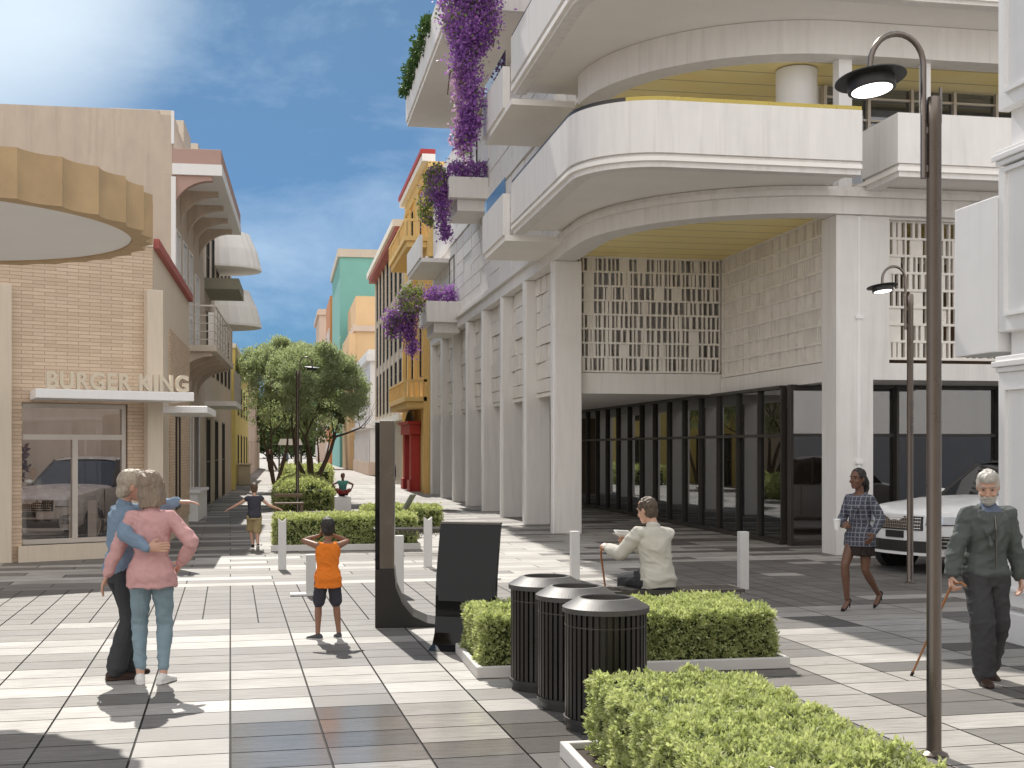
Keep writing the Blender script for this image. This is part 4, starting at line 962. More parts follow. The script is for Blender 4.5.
# ================================================================ benches and seats
def wire_bench(label, at, w, rot=0):
    t = thing('wire_bench', label, 'bench', at, rot, 'dark wire mesh benches')
    b = MB(); d = .46; n = int(w/.05)
    b.box(-w/2, w/2, -d/2, -d/2+.03, .42, .455).box(-w/2, w/2, d/2-.03, d/2, .42, .455).box(-w/2, -w/2+.03, -d/2+.03, d/2-.03, .42, .455).box(w/2-.03, w/2, -d/2+.03, d/2-.03, .42, .455)
    for i in range(n): x = -w/2+.03+(w-.06)*i/n; b.box(x, x+.014, -d/2+.03, d/2-.03, .43, .445)
    for i in range(9): y = -d/2+.05+i*.045; b.box(-w/2+.03, w/2-.03, y, y+.01, .446, .452)
    b.build('seat', M['mesh'], t)
    for yy in (-d/2+.015, d/2-.015):
        z = MB(); m = int(w/.09)
        for i in range(m):
            x = -w/2+.04+(w-.08)*i/m; s = (w-.08)/m; z.tube([(x, yy, .42), (x+s/2, yy, .31), (x+s, yy, .42)], .008, 5)
        z.build('truss', M['mesh'], t)
    for s in (-1, 1):
        MB().box(s*(w/2-.12)-.02, s*(w/2-.12)+.02, -d/2, d/2, .002, .03).box(s*(w/2-.12)-.02, s*(w/2-.12)+.02, -.02, .02, .03, .43).build('leg', M['mesh'], t)
    return t
wire_bench('wire bench behind the hedge with the seated man on it', (3.92, 12.42, 0), 1.45)
wire_bench('empty wire bench right of the dark totem', (2.25, 22.6, 0), 1.35)
t = thing('slatted_bench', 'low wooden slatted bench left of the street lamp by the big hedge', 'bench', (.1, 33.6, 0), R(4))
MB().box(-.38, .38, -.2, -.05, .42, .46).box(-.38, .38, .02, .18, .42, .46).box(-.38, .38, .19, .22, .6, .68).build('slats', M['wood'], t, bevel=.005)
for s in (-1, 1): MB().box(s*.34-.03, s*.34+.03, -.18, .2, .003, .42).build('leg', M['wood'], t)
t = thing('cube_seat', 'white concrete cube seat with a person sitting on it', 'seat', (1.7, 37.65, 0)); MB().box(-.24, .24, -.24, .24, .003, .46).build('block', M['white'], t, bevel=.012)
t = thing('handrail', 'black metal tube end poking up through the foreground hedge', 'tube', (1.98, 4.6, 0), R(10))
MB().tube([(.05, -.9, .2), (0.02, -.3, .53), (-.0, -.02, .6), (-.02, .18, .605)], .0125, 12).build('tube', M['black'], t, smooth=True)
MB().tube([(0.05, -.9, .0), (.05, -.9, .22)], .0125, 12).build('post', M['black'], t)
# far street furniture
t = thing('pergola', 'small pale market awning far down the street', 'awning', (.35, 84, 0))
MB().prism([(-.8, 2.1), (.8, 2.1), (.65, 2.5), (-.65, 2.5)], -.8, .8, 'y').build('cover', M['soffit'], t)
for sx in (-.72, .72):
    for sy in (-.72, .72): MB().box(sx-.05, sx+.05, sy-.05, sy+.05, .003, 2.1).build('post', M['frame'], t)
t = thing('stone_pedestal', 'small stone pedestal against the lemon house', 'pedestal', (-2.05, 66, 0)); MB().box(-.3, .3, -.3, .3, .003, 1.0).box(-.36, .36, -.36, .36, 1.002, 1.1).build('block', M['beige'], t, bevel=.02)

# ================================================================ cars
def car(label, at, head, paint, plate='black'):
    t = thing('car', label, 'car', at, head)
    nose = lambda y: 2.32-.42*(abs(y)/.96)**2.6
    S = []
    def st(x, w, zb, zt, crown): S.append((x, w, zb, zt, crown))
    def hw_(x): return .96*min(1, max(.001, (2.32-x)/.42))**(1/2.6)
    for x in (2.319, 2.30, 2.26, 2.20, 2.12, 2.02, 1.90): st(x, hw_(x), .30-.0*(x), .86+.13*min(1, ((2.32-x)/.42))**.7, .02)
    for x, zt in ((1.7, 1.01), (1.4, 1.04), (1.0, 1.08), (.5, 1.10), (-.5, 1.11), (-1.4, 1.13), (-2.0, 1.12)): st(x, .965, .26, zt, .03)
    st(-2.25, .9, .34, 1.08, .02); st(-2.36, .78, .45, 1.0, .01)
    vs, fs = [], []
    for x, w, zb, zt, cr in S:
        half = [(0, zb), (w*.85, zb), (w*.985, zb+.10), (w, zb+.30), (w*1.005, (zb+zt)/2+.05), (w*.985, zt-.10), (w*.94, zt-.02), (w*.80, zt+cr*.6), (w*.4, zt+cr*1.4), (0, zt+cr*1.6)]
        ring = half+[(-y, z) for y, z in half[-2:0:-1]]
        vs += [(x, y, z) for y, z in ring]
    n = 18
    fs = [(i*n+j, i*n+(j+1) % n, (i+1)*n+(j+1) % n, (i+1)*n+j) for i in range(len(S)-1) for j in range(n)]+[tuple(range(n)), tuple(range((len(S)-1)*n, len(S)*n))]
    body = MB().add(vs, fs).build('body', paint, t, smooth=True)
    def loop(x, w, z): return [(x, w, z), (x, -w, z)]
    C = [(.45, .86, 1.10), (-.2, .70, 1.62), (-.6, .70, 1.68), (-1.6, .68, 1.63), (-2.12, .74, 1.10)]
    g = MB(); pts = []
    base = [(.45, .90, 1.09), (-.2, .93, 1.10), (-.6, .94, 1.10), (-1.6, .92, 1.11), (-2.12, .84, 1.08)]
    for b_, c_ in zip(base, C): pts += [(b_[0], b_[1], b_[2]), (c_[0], c_[1], c_[2]), (c_[0], -c_[1], c_[2]), (b_[0], -b_[1], b_[2])]
    g.add(pts, [(i*4+j, i*4+j+1, i*4+5+j, i*4+4+j) for i in range(4) for j in range(3)]+[(0, 1, 2, 3), (16, 17, 18, 19)])
    g.build('windows', M['carglass'], t)
    rf = MB(); q = [(-.23, .70, 1.625), (-.6, .70, 1.685), (-1.62, .68, 1.635), (-1.95, .62, 1.60)]
    rf.add([(x, s*w, z+dz) for x, w, z in q for s, dz in ((1, 0), (.6, .03), (0, .04), (-.6, .03), (-1, 0))], [(i*5+j, i*5+j+1, i*5+6+j, i*5+5+j) for i in range(3) for j in range(4)])
    rf.build('roof', M['black'] if paint.name.startswith('white') else paint, t, smooth=True)
    for s in (1, -1):
        for a, b_ in (((.45, .905, 1.095), (-.22, .705, 1.635)), ((-.55, .95, 1.09), (-.6, .708, 1.69)), ((-1.5, .93, 1.1), (-1.7, .69, 1.63))): MB().tube([(a[0], s*a[1], a[2]), (b_[0], s*b_[1], b_[2])], .03, 6).build('window_pillar', M['black'], t)
    def strip(y0, y1, z0, z1, mat, name, off=.012, n=10, par=body, lean=.04):
        b = MB(); v = []
        for i in range(n+1):
            y = y0+(y1-y0)*i/n; x = nose(y)
            for z, dx in ((z0, off), (z1, off-.0)):
                zz = max(0, (z-.72))*.12; v.append((x+dx-zz, y, z)); v.append((x-.05, y, z))
        b.add(v, [(i*4, i*4+4, i*4+6, i*4+2) for i in range(n)]+[(i*4+2, i*4+6, i*4+7, i*4+3) for i in range(n)]+[(i*4, i*4+1, i*4+5, i*4+4) for i in range(n)]+[(0, 2, 3, 1), (n*4, n*4+1, n*4+3, n*4+2)])
        return b.build(name, mat, par)
    gr = strip(-.50, .50, .66, .875, M['black'], 'grille')
    b = MB()
    for j in range(4): b.tube([(nose(-.47+.094*i)+.012-max(0, .69+j*.05-.72)*.12, -.47+.094*i, .69+j*.05) for i in range(11)], .0055, 5)
    for i in range(25):
        y = -.46+i*.92/24; b.tube([(nose(y)+.010, y, .68), (nose(y)-.008, y, .855)], .005, 5)
    b.build('grille_mesh', M['chrome'], gr)
    strip(-.52, .52, .872, .895, M['chrome'] if False else paint, 'grille_rim', .02)
    for s in (1, -1):
        hl = strip(s*.54, s*.90, .76, .875, M['headlight'], 'headlight', .014); strip(s*.54, s*.9, .745, .758, M['black'], 'lamp_seam', .018, par=hl)
        fv = strip(s*.66, s*.88, .40, .58, M['black'], 'fog_vent', .012)
        for z in (.44, .50, .55): strip(s*.62, s*.89, z, z+.014, M['chrome'], 'vent_trim', .024, par=fv)
    strip(-.60, .60, .33, .50, M['black'], 'lower_intake', .012)
    strip(-.18, .18, .54, .645, M[plate], 'number_plate', .02, 4)
    strip(-.75, .75, .285, .325, M['chrome'] if False else paint, 'skid_plate', .025)
    for x in (1.42, -1.45):
        for s in (1, -1):
            MB(Matrix.Translation((x, s*.86, .37)) @ Matrix.Rotation(R(90), 4, 'X')).lathe([(.001, -.02), (.455, -.02), (.455, .0)], 28).build('arch', M['black'], t) if False else None
            m = Matrix.Translation((x, s*.885, .37)) @ Matrix.Rotation(R(-90*s), 4, 'X')
            MB(m).lathe([(.001, .082), (.44, .082), (.46, .0), (.46, -.1), (.001, -.1)], 30).build('wheel_arch', M['tyre'], body)
            w = MB(m).lathe([(.25, .098), (.33, .10), (.365, .085), (.37, .03), (.37, -.15), (.001, -.15)], 30).build('wheel', M['tyre'], t, smooth=True)
            rb = MB(m).lathe([(.001, .10), (.05, .102), (.06, .09), (.23, .092), (.25, .11), (.262, .1), (.25, .06), (.001, .06)], 30)
            for k in range(10):
                mm = m @ Matrix.Rotation(2*math.pi*k/10, 4, 'Z'); q = MB(mm).box(.05, .24, -.018, .018, .092, .108); rb.add(q.v, q.f)
            rb.build('rim', M['chrome'], w, smooth=True)
    for s in (1, -1): MB().ell((.25, s*1.03, 1.16), (.09, .10, .07)).build('mirror', paint, t, smooth=True)
    for s in (1, -1):
        for x in (.35, -.75): MB().box(x-.1, x+.1, s*.972, s*.985, .92, .945).build('door_handle', paint, t)
        MB().box(.95, .96, s*.955, s*.974, .45, 1.05).box(-.3, -.29, s*.955, s*.976, .4, 1.05).build('door_gap', M['black'], t)
    return t
car('white sport utility car with black grille parked by the arcade, partly behind the old man', (11.4, 18.45, 0), R(180+17), M['carwhite'])
car('grey sport utility car behind the shop window under the white awning', (-4.3, 28.05, 0), R(-90-17), M['cargrey'])  # set inside the shop in place of a mirrored car
# ================================================================ people
def ik(a, b, l1, l2, pole):
    a, b = Vector(a), Vector(b); d = b-a; L = min(d.length, (l1+l2)*.999); d.normalize(); b = a+d*L
    x = (l1*l1-l2*l2+L*L)/(2*L); h = math.sqrt(max(0, l1*l1-x*x)); p = Vector(pole); p = p-d*p.dot(d); p.normalize()
    return a+d*x+p*h, b
def limb(b, pts, rs, flat=1.0):
    """tapered tube through pts with a sphere-like cap at each end"""
    pts = [Vector(p) for p in pts]; rings = []; ref = Vector((1, .13, .07))
    for i, p in enumerate(pts):
        t = (pts[min(i+1, len(pts)-1)]-pts[max(i-1, 0)]).normalized(); u = (ref-t*ref.dot(t)).normalized(); ref = u; rings.append((p, u, t.cross(u), rs[i], rs[i]*flat))
    t0 = (pts[0]-pts[1]).normalized(); t1 = (pts[-1]-pts[-2]).normalized(); a, z = rings[0], rings[-1]
    rings = [(a[0]+t0*a[3]*.75, a[1], a[2], a[3]*.55, a[4]*.55)]+rings+[(z[0]+t1*z[3]*.75, z[1], z[2], z[3]*.55, z[4]*.55)]
    b.loft(rings)
def lerp(a, b, t): return Vector(a)*(1-t)+Vector(b)*t
def fuse(b, voxel, smooth, name, folds=0, ffreq=7, seed=0, scale=1.0, stretch=(1, 1, .6)):
    me = b.mesh(name); o = bpy.data.objects.new('tmp', me); COL.objects.link(o)
    r = o.modifiers.new('r', 'REMESH'); r.mode = 'VOXEL'; r.voxel_size = voxel
    if smooth: s = o.modifiers.new('s', 'SMOOTH'); s.iterations = smooth; s.factor = .5
    dg = bpy.context.evaluated_depsgraph_get(); out = bpy.data.meshes.new_from_object(o.evaluated_get(dg)); bpy.data.objects.remove(o); bpy.data.meshes.remove(me)
    n = len(out.vertices); co = np.empty(n*3, np.float32); out.vertices.foreach_get('co', co); co = co.reshape(-1, 3)
    if folds:
        nn = np.empty(n*3, np.float32); out.vertices.foreach_get('normal', nn); nn = nn.reshape(-1, 3)
        d = np.array([noise.noise(Vector((p[0]*ffreq*stretch[0]+seed+p[2]*2, p[1]*ffreq*stretch[1]+p[2]*3, p[2]*ffreq*stretch[2]*2.2))) for p in co])
        d2 = np.array([noise.noise(Vector((p[0]*ffreq*2.3+seed*3+p[2]*9, p[1]*ffreq*2.3-p[2]*7, p[2]*ffreq*2.6))) for p in co])
        d = (.7-np.abs(d)*2.4)*1.5+(.45-np.abs(d2)*1.6)*.7; d = np.clip(d, -.45, 1.3); co = co+nn*(d*folds)[:, None]
    out.vertices.foreach_set('co', (co*scale).ravel()); out.update(); out.name = name
    return out
SKIN = {}
def skin(k, c):
    if k not in SKIN: SKIN[k] = plain('skin_'+k, c, .5, var=.06, scale=8, bmp=.05)
    return SKIN[k]
skin('fair', (.56, .33, .24)); skin('dark', (.155, .075, .045)); skin('brown', (.26, .125, .075))
CLOTH = {}
def cloth(k, c, var=.1, rough=.9):
    if k not in CLOTH: CLOTH[k] = plain(k, c, rough, var=var, scale=5, bmp=.25, bscale=160, spec=.2)
    return CLOTH[k]

def person(label, at, rot, h, p, wear, sk, hair=('short', (.2, .14, .1)), head=1.10, vox=.0065, detail=True, female=False, group=None, beard=None):
    s = h/1.75; t = thing('person', label, 'person', at, rot, group)
    inv = Matrix.Rotation(-rot, 4, 'Z'); A = Vector(at)
    def D(k, dflt):
        return inv @ Vector(p[k+'W']) if k+'W' in p else Vector(p.get(k, dflt))
    def W(q): return (inv @ (Vector(q)-A))/s                      # a world point in the body's own frame
    hip = Vector(p.get('hip', (0, 0, .93))); lean = Vector((*p.get('lean', (0, 0)), 0)); sp = p.get('spine', .55)
    neck = hip+Vector((lean.x, lean.y, math.sqrt(max(.05, sp*sp-lean.length_squared)))); tw = R(p.get('twist', 0)); ht = R(p.get('hiptwist', 0))
    shr = Vector((math.cos(tw), math.sin(tw), p.get('tilt', 0))); hr = Vector((math.cos(ht), math.sin(ht), 0)); up = (neck-hip).normalized()
    fw = lambda r: up.cross(r).normalized()
    def S(z): return lerp(hip, neck, z)                             # along the spine, 0 hips, 1 neck base
    k = .9 if female else 1.0
    TS = [(-.20, .10, .085), (-.12, .155, .11), (.0, .172, .122), (.14, .158, .112), (.30, .138*k, .10), (.50, .15*k, .112), (.70, .168*k, .122), (.86, .165*k, .108), (.95, .115*k, .085), (1.0, .07, .066)]
    if female: TS[1] = (-.12, .17, .12); TS[2] = (.0, .178, .128); TS[3] = (.14, .155, .115)
    def torso(b, z0, z1, add, flare=0):
        rg = []
        zs = [z0]+[q[0] for q in TS if z0 < q[0] < z1]+[z1]
        for z in zs:
            rx, ry = (TS[1][1], TS[1][2]) if z < -.12 else (TS[-1][1], TS[-1][2])
            for (a, c) in zip(TS, TS[1:]):
                if a[0] <= z <= c[0]+1e-9 and not (z < -.12 and add): f = (z-a[0])/(c[0]-a[0]); rx, ry = a[1]+(c[1]-a[1])*f, a[2]+(c[2]-a[2])*f; break
            r = lerp(hr, shr, max(0, min(1, z))).normalized(); a2 = add+flare*max(0, .3-z)
            c_ = S(z)+fw(r)*(.012 if .5 < z < .9 else 0)
            rg.append((c_, r, fw(r), rx+a2, ry+a2))
        b.loft(rg)
    sw = .168*k; J = {}
    for sd_, m in (('L', -1), ('R', 1)):
        sh = S(.885)+shr*m*sw; tgt = p.get(sd_, (m*.25, .05, .80)); tgt = W(p[sd_+'w']) if sd_+'w' in p else Vector(tgt)
        el, wr = ik(sh, tgt, .29, .255, D(sd_+'p', (m*.3, -1, -.2))); J[sd_] = (sh, el, wr)
        hj = hip+hr*m*.088; fo, fy, fp = p.get('f'+sd_, ((m*.10, 0, .085), m*8, 0)); kn, an = ik(hj, fo, .44, .43, p.get('k'+sd_, (m*.12, 1, 0))); J['f'+sd_] = (hj, kn, an, R(fy), R(fp))
    # ------------------------------------------------ body: one mesh
    b = MB(); torso(b, -.2, 1.0, -.008)
    hy, hp, hrr = R(p.get('hyaw', 0)), R(p.get('hpitch', 0)), R(p.get('hroll', 0)); hs = head
    HM = Matrix.Rotation(hy, 4, 'Z') @ Matrix.Rotation(hrr, 4, 'Y') @ Matrix.Rotation(hp, 4, 'X')
    hc = neck+up*.055+HM @ Vector((0, .035, .125))*hs
    hm = Matrix.Translation(hc) @ HM @ Matrix.Scale(hs, 4)
    limb(b, [neck-up*.06, neck+up*.04, hc+HM @ Vector((0, -.02, -.03))*hs], [.066, .054, .052])
    hb = MB(hm); X, Y = Vector((1, 0, 0)), Vector((0, 1, 0))
    for z, rx, ry, yo in ((),) if False else ():
        pass
    sec = [(-.118, .022, .022, .056), (-.108, .04, .040, .044), (-.085, .053, .058, .030), (-.05, .064, .078, .014), (-.015, .070, .090, .002), (.02, .0735, .0955, -.004), (.055, .073, .094, -.008), (.085, .062, .078, -.010), (.106, .040, .05, -.012), (.116, .015, .02, -.012)]
    hb.loft([((0, yo, z), X, Y, rx, ry) for z, rx, ry, yo in sec])
    if detail:
        hb.loft([((0, .086, .012), X, Vector((0, 0, 1)), .007, .01), ((0, .099, -.018), X, Y, .011, .012), ((0, .106, -.034), X, Y, .0165, .013), ((0, .095, -.046), X, Y, .013, .010)])   # nose
        hb.ell((0, .079, -.072), (.024, .014, .011)); hb.ell((0, .080, .03), (.05, .014, .010))      # lips, brow
        for m in (-1, 1): hb.ell((m*.073, -.008, -.008), (.013, .022, .032)); hb.ell((m*.04, .066, -.035), (.024, .02, .02))
    b.add(hb.v, hb.f)
    for sd_, m in (('L', -1), ('R', 1)):
        sh, el, wr = J[sd_]; limb(b, [S(.86)+shr*m*.09, sh, lerp(sh, el, .5), el], [.06, .052*k, .046*k, .038*k]); limb(b, [el, lerp(el, wr, .3), lerp(el, wr, .75), wr], [.038, .041, .031, .027], .9)
        d = (wr-el).normalized(); d = D(sd_+'d', d).normalized()
        pn = D(sd_+'n', (-m, 0, 0)); pn = (pn-d*pn.dot(d)).normalized(); sdv = d.cross(pn); curl = p.get(sd_+'c', .35)
        # palm, four fingers, thumb
        fl = 1.12
        b.loft([(wr-d*.01, sdv, pn, .026, .02), (wr+d*.03*fl, sdv, pn, .036, .017), (wr+d*.075*fl, sdv, pn, .041, .015), (wr+d*.09*fl, sdv, pn, .040, .012)])
        th = -1 if (sdv.dot(Vector((0, 1, .3)) if abs(d.z) > .5 else Vector((0, 0, 1))) < 0) else 1
        for i, (o, ln) in enumerate(((.030, .072), (.010, .080), (-.010, .075), (-.030, .060))):
            c0 = wr+d*.078*fl+sdv*o*th; a1 = curl*.8; a2 = curl*1.9
            c1 = c0+(d*math.cos(a1)+pn*math.sin(a1))*ln*.5*fl+sdv*o*th*.12; c2 = c1+(d*math.cos(a2)+pn*math.sin(a2))*ln*.55*fl
            limb(b, [c0, c1, c2], [.0098, .0092, .0078])
        c0 = wr+d*.025+sdv*th*.026; c1 = c0+(d*.75+sdv*th*.7+pn*.25).normalized()*.045; c2 = c1+(d*.9+sdv*th*.25+pn*(.25+curl*.6)).normalized()*.036; limb(b, [c0, c1, c2], [.014, .0115, .009])
        hj, kn, an, fy, fp = J['f'+sd_]
        limb(b, [hj, lerp(hj, kn, .5), kn], [.088, .074, .055]); limb(b, [kn, lerp(kn, an, .3), lerp(kn, an, .75), an], [.053, .055, .040, .034])
        fm = Matrix.Translation(an) @ Matrix.Rotation(fy, 4, 'Z') @ Matrix.Rotation(fp, 4, 'X'); J['m'+sd_] = fm
        f2 = MB(fm); f2.loft([((0, -.05, -.05), X, Vector((0, 0, 1)), .025, .022), ((0, -.01, -.035), X, Vector((0, 0, 1)), .03, .035), ((0, .06, -.05), X, Vector((0, 0, 1)), .035, .024), ((0, .13, -.062), X, Vector((0, 0, 1)), .036, .015), ((0, .155, -.065), X, Vector((0, 0, 1)), .025, .010)]); b.add(f2.v, f2.f)
    me = fuse(b, vox*.72, 2, 'body', scale=s); link('body', me, sk, t, True)
    # ------------------------------------------------ clothes
    def part(nm, b_, mat, folds=.005, fr=7, v=1.15, sm=4, seed=0, stretch=(1, 1, .6)): link(nm, fuse(b_, vox*v, sm, nm, folds, fr, seed, s, stretch), mat, t, True)
    for item in wear:
        kind, mat, o = item; b = MB(); g = o.get('ease', .016)
        if kind == 'top':
            torso(b, o.get('hem', -.06), o.get('neck', .985), g, o.get('flare', .03))
            if o.get('collar'): limb(b, [neck-up*.035, neck+up*.022], [.078, .066])
            for sd_, m in (('L', -1), ('R', 1)):
                sh, el, wr = J[sd_]; ln = o.get('sleeve', 1.0)
                limb(b, [S(.88)+shr*m*.07, sh, lerp(sh, el, .5 if ln > .3 else .2)], [.060+g*.4, (.053*k+g), (.048*k+g)]) if ln > 0 else limb(b, [S(.86)+shr*m*.06, S(.93)+shr*m*.12], [.06, .038])
                if ln > .3:
                    limb(b, [lerp(sh, el, .4), el], [.05+g, .044+g]); e = (ln-.5)/.5
                    if e > 0: limb(b, [el, lerp(el, wr, e*.5), lerp(el, wr, e*.94)], [.044+g, .041+g*.9, .031+g*.8])
            if o.get('lapels'):
                for m in (-1, 1): limb(b, [neck+shr*m*.075-fw(shr)*.02+up*.0, neck+shr*m*.085+fw(shr)*.07-up*.07, neck+shr*m*.055+fw(shr)*.155-up*.18, neck+shr*m*.014+fw(shr)*.172-up*.34], [.022, .03, .026, .010], .55)
            part(o.get('name', 'shirt'), b, mat, o.get('folds', .006), o.get('fr', 6), seed=o.get('seed', 1))
        elif kind == 'trousers':
            torso(b, -.2, o.get('waist', .1), g)
            for sd_ in 'LR':
                hj, kn, an, fy, fp = J['f'+sd_]; ln = o.get('len', 1.0); fit = o.get('fit', 0)
                if ln >= .9: limb(b, [hj, lerp(hj, kn, .5), kn, lerp(kn, an, .35), lerp(kn, an, o.get('cuff', .92))], [.098+g, .082+g, .063+g+fit, .060+g+fit, .046+g+fit*1.4])
                else: limb(b, [hj, lerp(hj, kn, .5), lerp(hj, kn, ln*1.6)], [.098+g, .088+g, .080+g+fit])
            part(o.get('name', 'trousers'), b, mat, o.get('folds', .005), 6, seed=3)
        elif kind == 'skirt':
            rg = []
            for z, rx, ry in ((.15, .135, .10), (.0, .165, .118), (-.2, .178, .132), (-.44, .20, .155)): r = hr; rg.append((hip+up*z*.55+Vector((0, .01, 0)), r, fw(r), rx+.01, ry+.01))
            b.loft(rg); part('skirt', b, mat, .010, 16, seed=5, stretch=(1.2, 1.2, .05))
        elif kind == 'shoes':
            for sd_ in 'LR':
                fm = J['m'+sd_]; q = MB(fm); Z = Vector((0, 0, 1)); up_ = o.get('rise', 0)
                q.loft([((0, -.078, -.052), X, Z, .022, .026), ((0, -.06, -.042), X, Z, .034, .040), ((0, -.01, -.03), X, Z, .041, .050+up_), ((0, .05, -.047), X, Z, .043, .036), ((0, .12, -.058), X, Z, .046, .027), ((0, .165, -.064), X, Z, .038, .020), ((0, .19, -.066), X, Z, .018, .012)])
                q.loft([((0, -.08, -.073), X, Z, .028, .012), ((0, -.03, -.075), X, Z, .041, .012), ((0, .06, -.075), X, Z, .044, .012), ((0, .13, -.075), X, Z, .047, .012), ((0, .195, -.073), X, Z, .022, .010)])
                link('shoe', fuse(q, .006, 2, 'shoe', scale=s), mat, t, True)
                if o.get('sole'):
                    q = MB(fm); q.loft([((0, -.084, -.074), X, Z, .030, .013), ((0, -.03, -.076), X, Z, .044, .0135), ((0, .06, -.076), X, Z, .047, .0135), ((0, .13, -.076), X, Z, .05, .0135), ((0, .20, -.073), X, Z, .024, .012)]); link('sole', fuse(q, .006, 2, 'sole', scale=s), o['sole'], t, True)
        elif kind == 'heels':
            for sd_ in 'LR':
                fm = J['m'+sd_]; q = MB(fm); Z = Vector((0, 0, 1))
                q.loft([((0, -.062, -.045), X, Z, .020, .022), ((0, -.045, -.045), X, Z, .031, .030), ((0, .0, -.058), X, Z, .034, .014), ((0, .07, -.068), X, Z, .039, .014), ((0, .12, -.068), X, Z, .041, .022), ((0, .19, -.072), X, Z, .016, .010)]); q.add([Vector(v) for v in q.v[:0]], [])
                wv = fm @ Vector((0, -.05, -.055)); qq = MB(); qq.tube([wv, (wv.x, wv.y-.004, max(.004, wv.z-.10))], [.014, .006], 8); q2 = MB(); q2.v = q.v+qq.v; q2.f = q.f+[tuple(i+len(q.v) for i in f) for f in qq.f]
                link('shoe', fuse(q2, .005, 1, 'shoe', scale=s), mat, t, True)
    # ------------------------------------------------ hair and face
    hk, hcol = hair; q = MB(hm); n_ = 0
    if hk != 'none':
        q.ell((0, -.020, .030), (.0815, .098, .094), 24, 16); q.ell((0, -.045, -.02), (.074, .062, .085), 20, 12)
        if hk == 'swept': q.ell((0, .035, .085), (.066, .062, .042), 20, 10); q.ell((0, -.055, -.045), (.07, .055, .075), 16, 10)
        if hk == 'bob' or hk == 'long':
            q.ell((0, -.02, .035), (.092, .112, .095), 24, 16); ln = .16 if hk == 'long' else .11
            q.loft([((0, -.035, .03), X, Y, .09, .09), ((0, -.045, -.05), X, Y, .096, .078), ((0, -.055, -.10), X, Y, .094, .066), ((0, -.062, -ln), X, Y, .08, .05)])
            for m in (-1, 1): q.loft([((m*.078, .01, .03), X, Y, .02, .05), ((m*.084, .005, -.05), X, Y, .022, .05), ((m*.08, -.01, -ln+.02), X, Y, .018, .036)])
        if hk == 'pony': q.ell((0, -.12, .02), (.03, .03, .03)); limb(q, [(0, -.11, .02), (0, -.15, -.03), (0, -.15, -.12), (0, -.13, -.22)], [.024, .038, .036, .015])
        link('hair', fuse(q, .0055, 2, 'hair', .006, 24, 2, s, (1, 1, .2)), plain('hair', hcol, .55, var=.3, scale=30, stretch=(3, 3, .4), bmp=.4, bscale=60), t, True)
    if beard:
        q = MB(hm); q.loft([((0, .040, -.128), X, Y, .03, .032), ((0, .034, -.105), X, Y, .052, .056), ((0, .020, -.078), X, Y, .063, .076), ((0, .012, -.052), X, Y, .067, .078)]); q.ell((0, .091, -.057), (.035, .013, .009))
        link('beard', fuse(q, .0055, 2, 'beard', .004, 30, 4, s), plain('beard', beard, .7, var=.2, scale=30), t, True)
    if detail:
        for m in (-1, 1):
            q = MB(hm); q.ell((m*.031, .0822, .003), (.0115, .007, .0045), 12, 8); link('eye', q.mesh('eye'), EYE, t, True)
            o = t.children[-1] if False else None
            q = MB(hm); q.loft([((m*.012, .094, .022), Vector((0, 1, 0)), Vector((0, 0, 1)), .004, .003), ((m*.032, .093, .028), Vector((0, 1, 0)), Vector((0, 0, 1)), .005, .0045), ((m*.052, .078, .021), Vector((0, 1, 0)), Vector((0, 0, 1)), .004, .003)]); link('eyebrow', q.mesh('eyebrow'), plain('eyebrow', tuple(x*.5 for x in hcol), .8), t, True)
        pass
        q = MB(hm); q.ell((0, .084 if beard else .090, -.072), (.022, .006, .006), 12, 8); link('lips', q.mesh('lips'), plain('lips', (.30, .10, .085) if sk is SKIN['fair'] else (.16, .05, .045), .45), t, True)
        for ch in t.children:
            if ch.name.split('.')[0] in ('eye', 'eyebrow', 'lips'):
                ch.data.transform(Matrix.Scale(s, 4))
    PJ[label] = {kk: [t.matrix_basis @ (v*s) for v in J[kk][:3]] for kk in ('L', 'R')}
    return t
PJ = {}
EYE = plain('dark_eye', (.03, .02, .018), .15, bmp=0)
denim = cloth('blue_chambray', (.21, .29, .39)); pinkc = cloth('dusty_pink_cotton', (.62, .36, .355)); jeans = cloth('pale_blue_denim', (.24, .33, .38), .18); grey = cloth('charcoal_wool', (.055, .057, .062)); white = cloth('white_canvas', (.75, .74, .72), .05)
brown = cloth('brown_leather', (.06, .035, .025), .2, .45); orange = cloth('orange_jersey', (.80, .22, .03), .06); slate = cloth('slate_cotton', (.055, .055, .07)); khaki = cloth('khaki_cotton', (.46, .36, .20)); knit = cloth('oatmeal_knit', (.56, .54, .475), .1)
olive = cloth('grey_green_jacket', (.105, .118, .112), .15, .75); black = cloth('black_cotton', (.02, .019, .02), .1); tealc = cloth('teal_cotton', (.10, .30, .26)); redc = cloth('maroon_cotton', (.25, .04, .04))

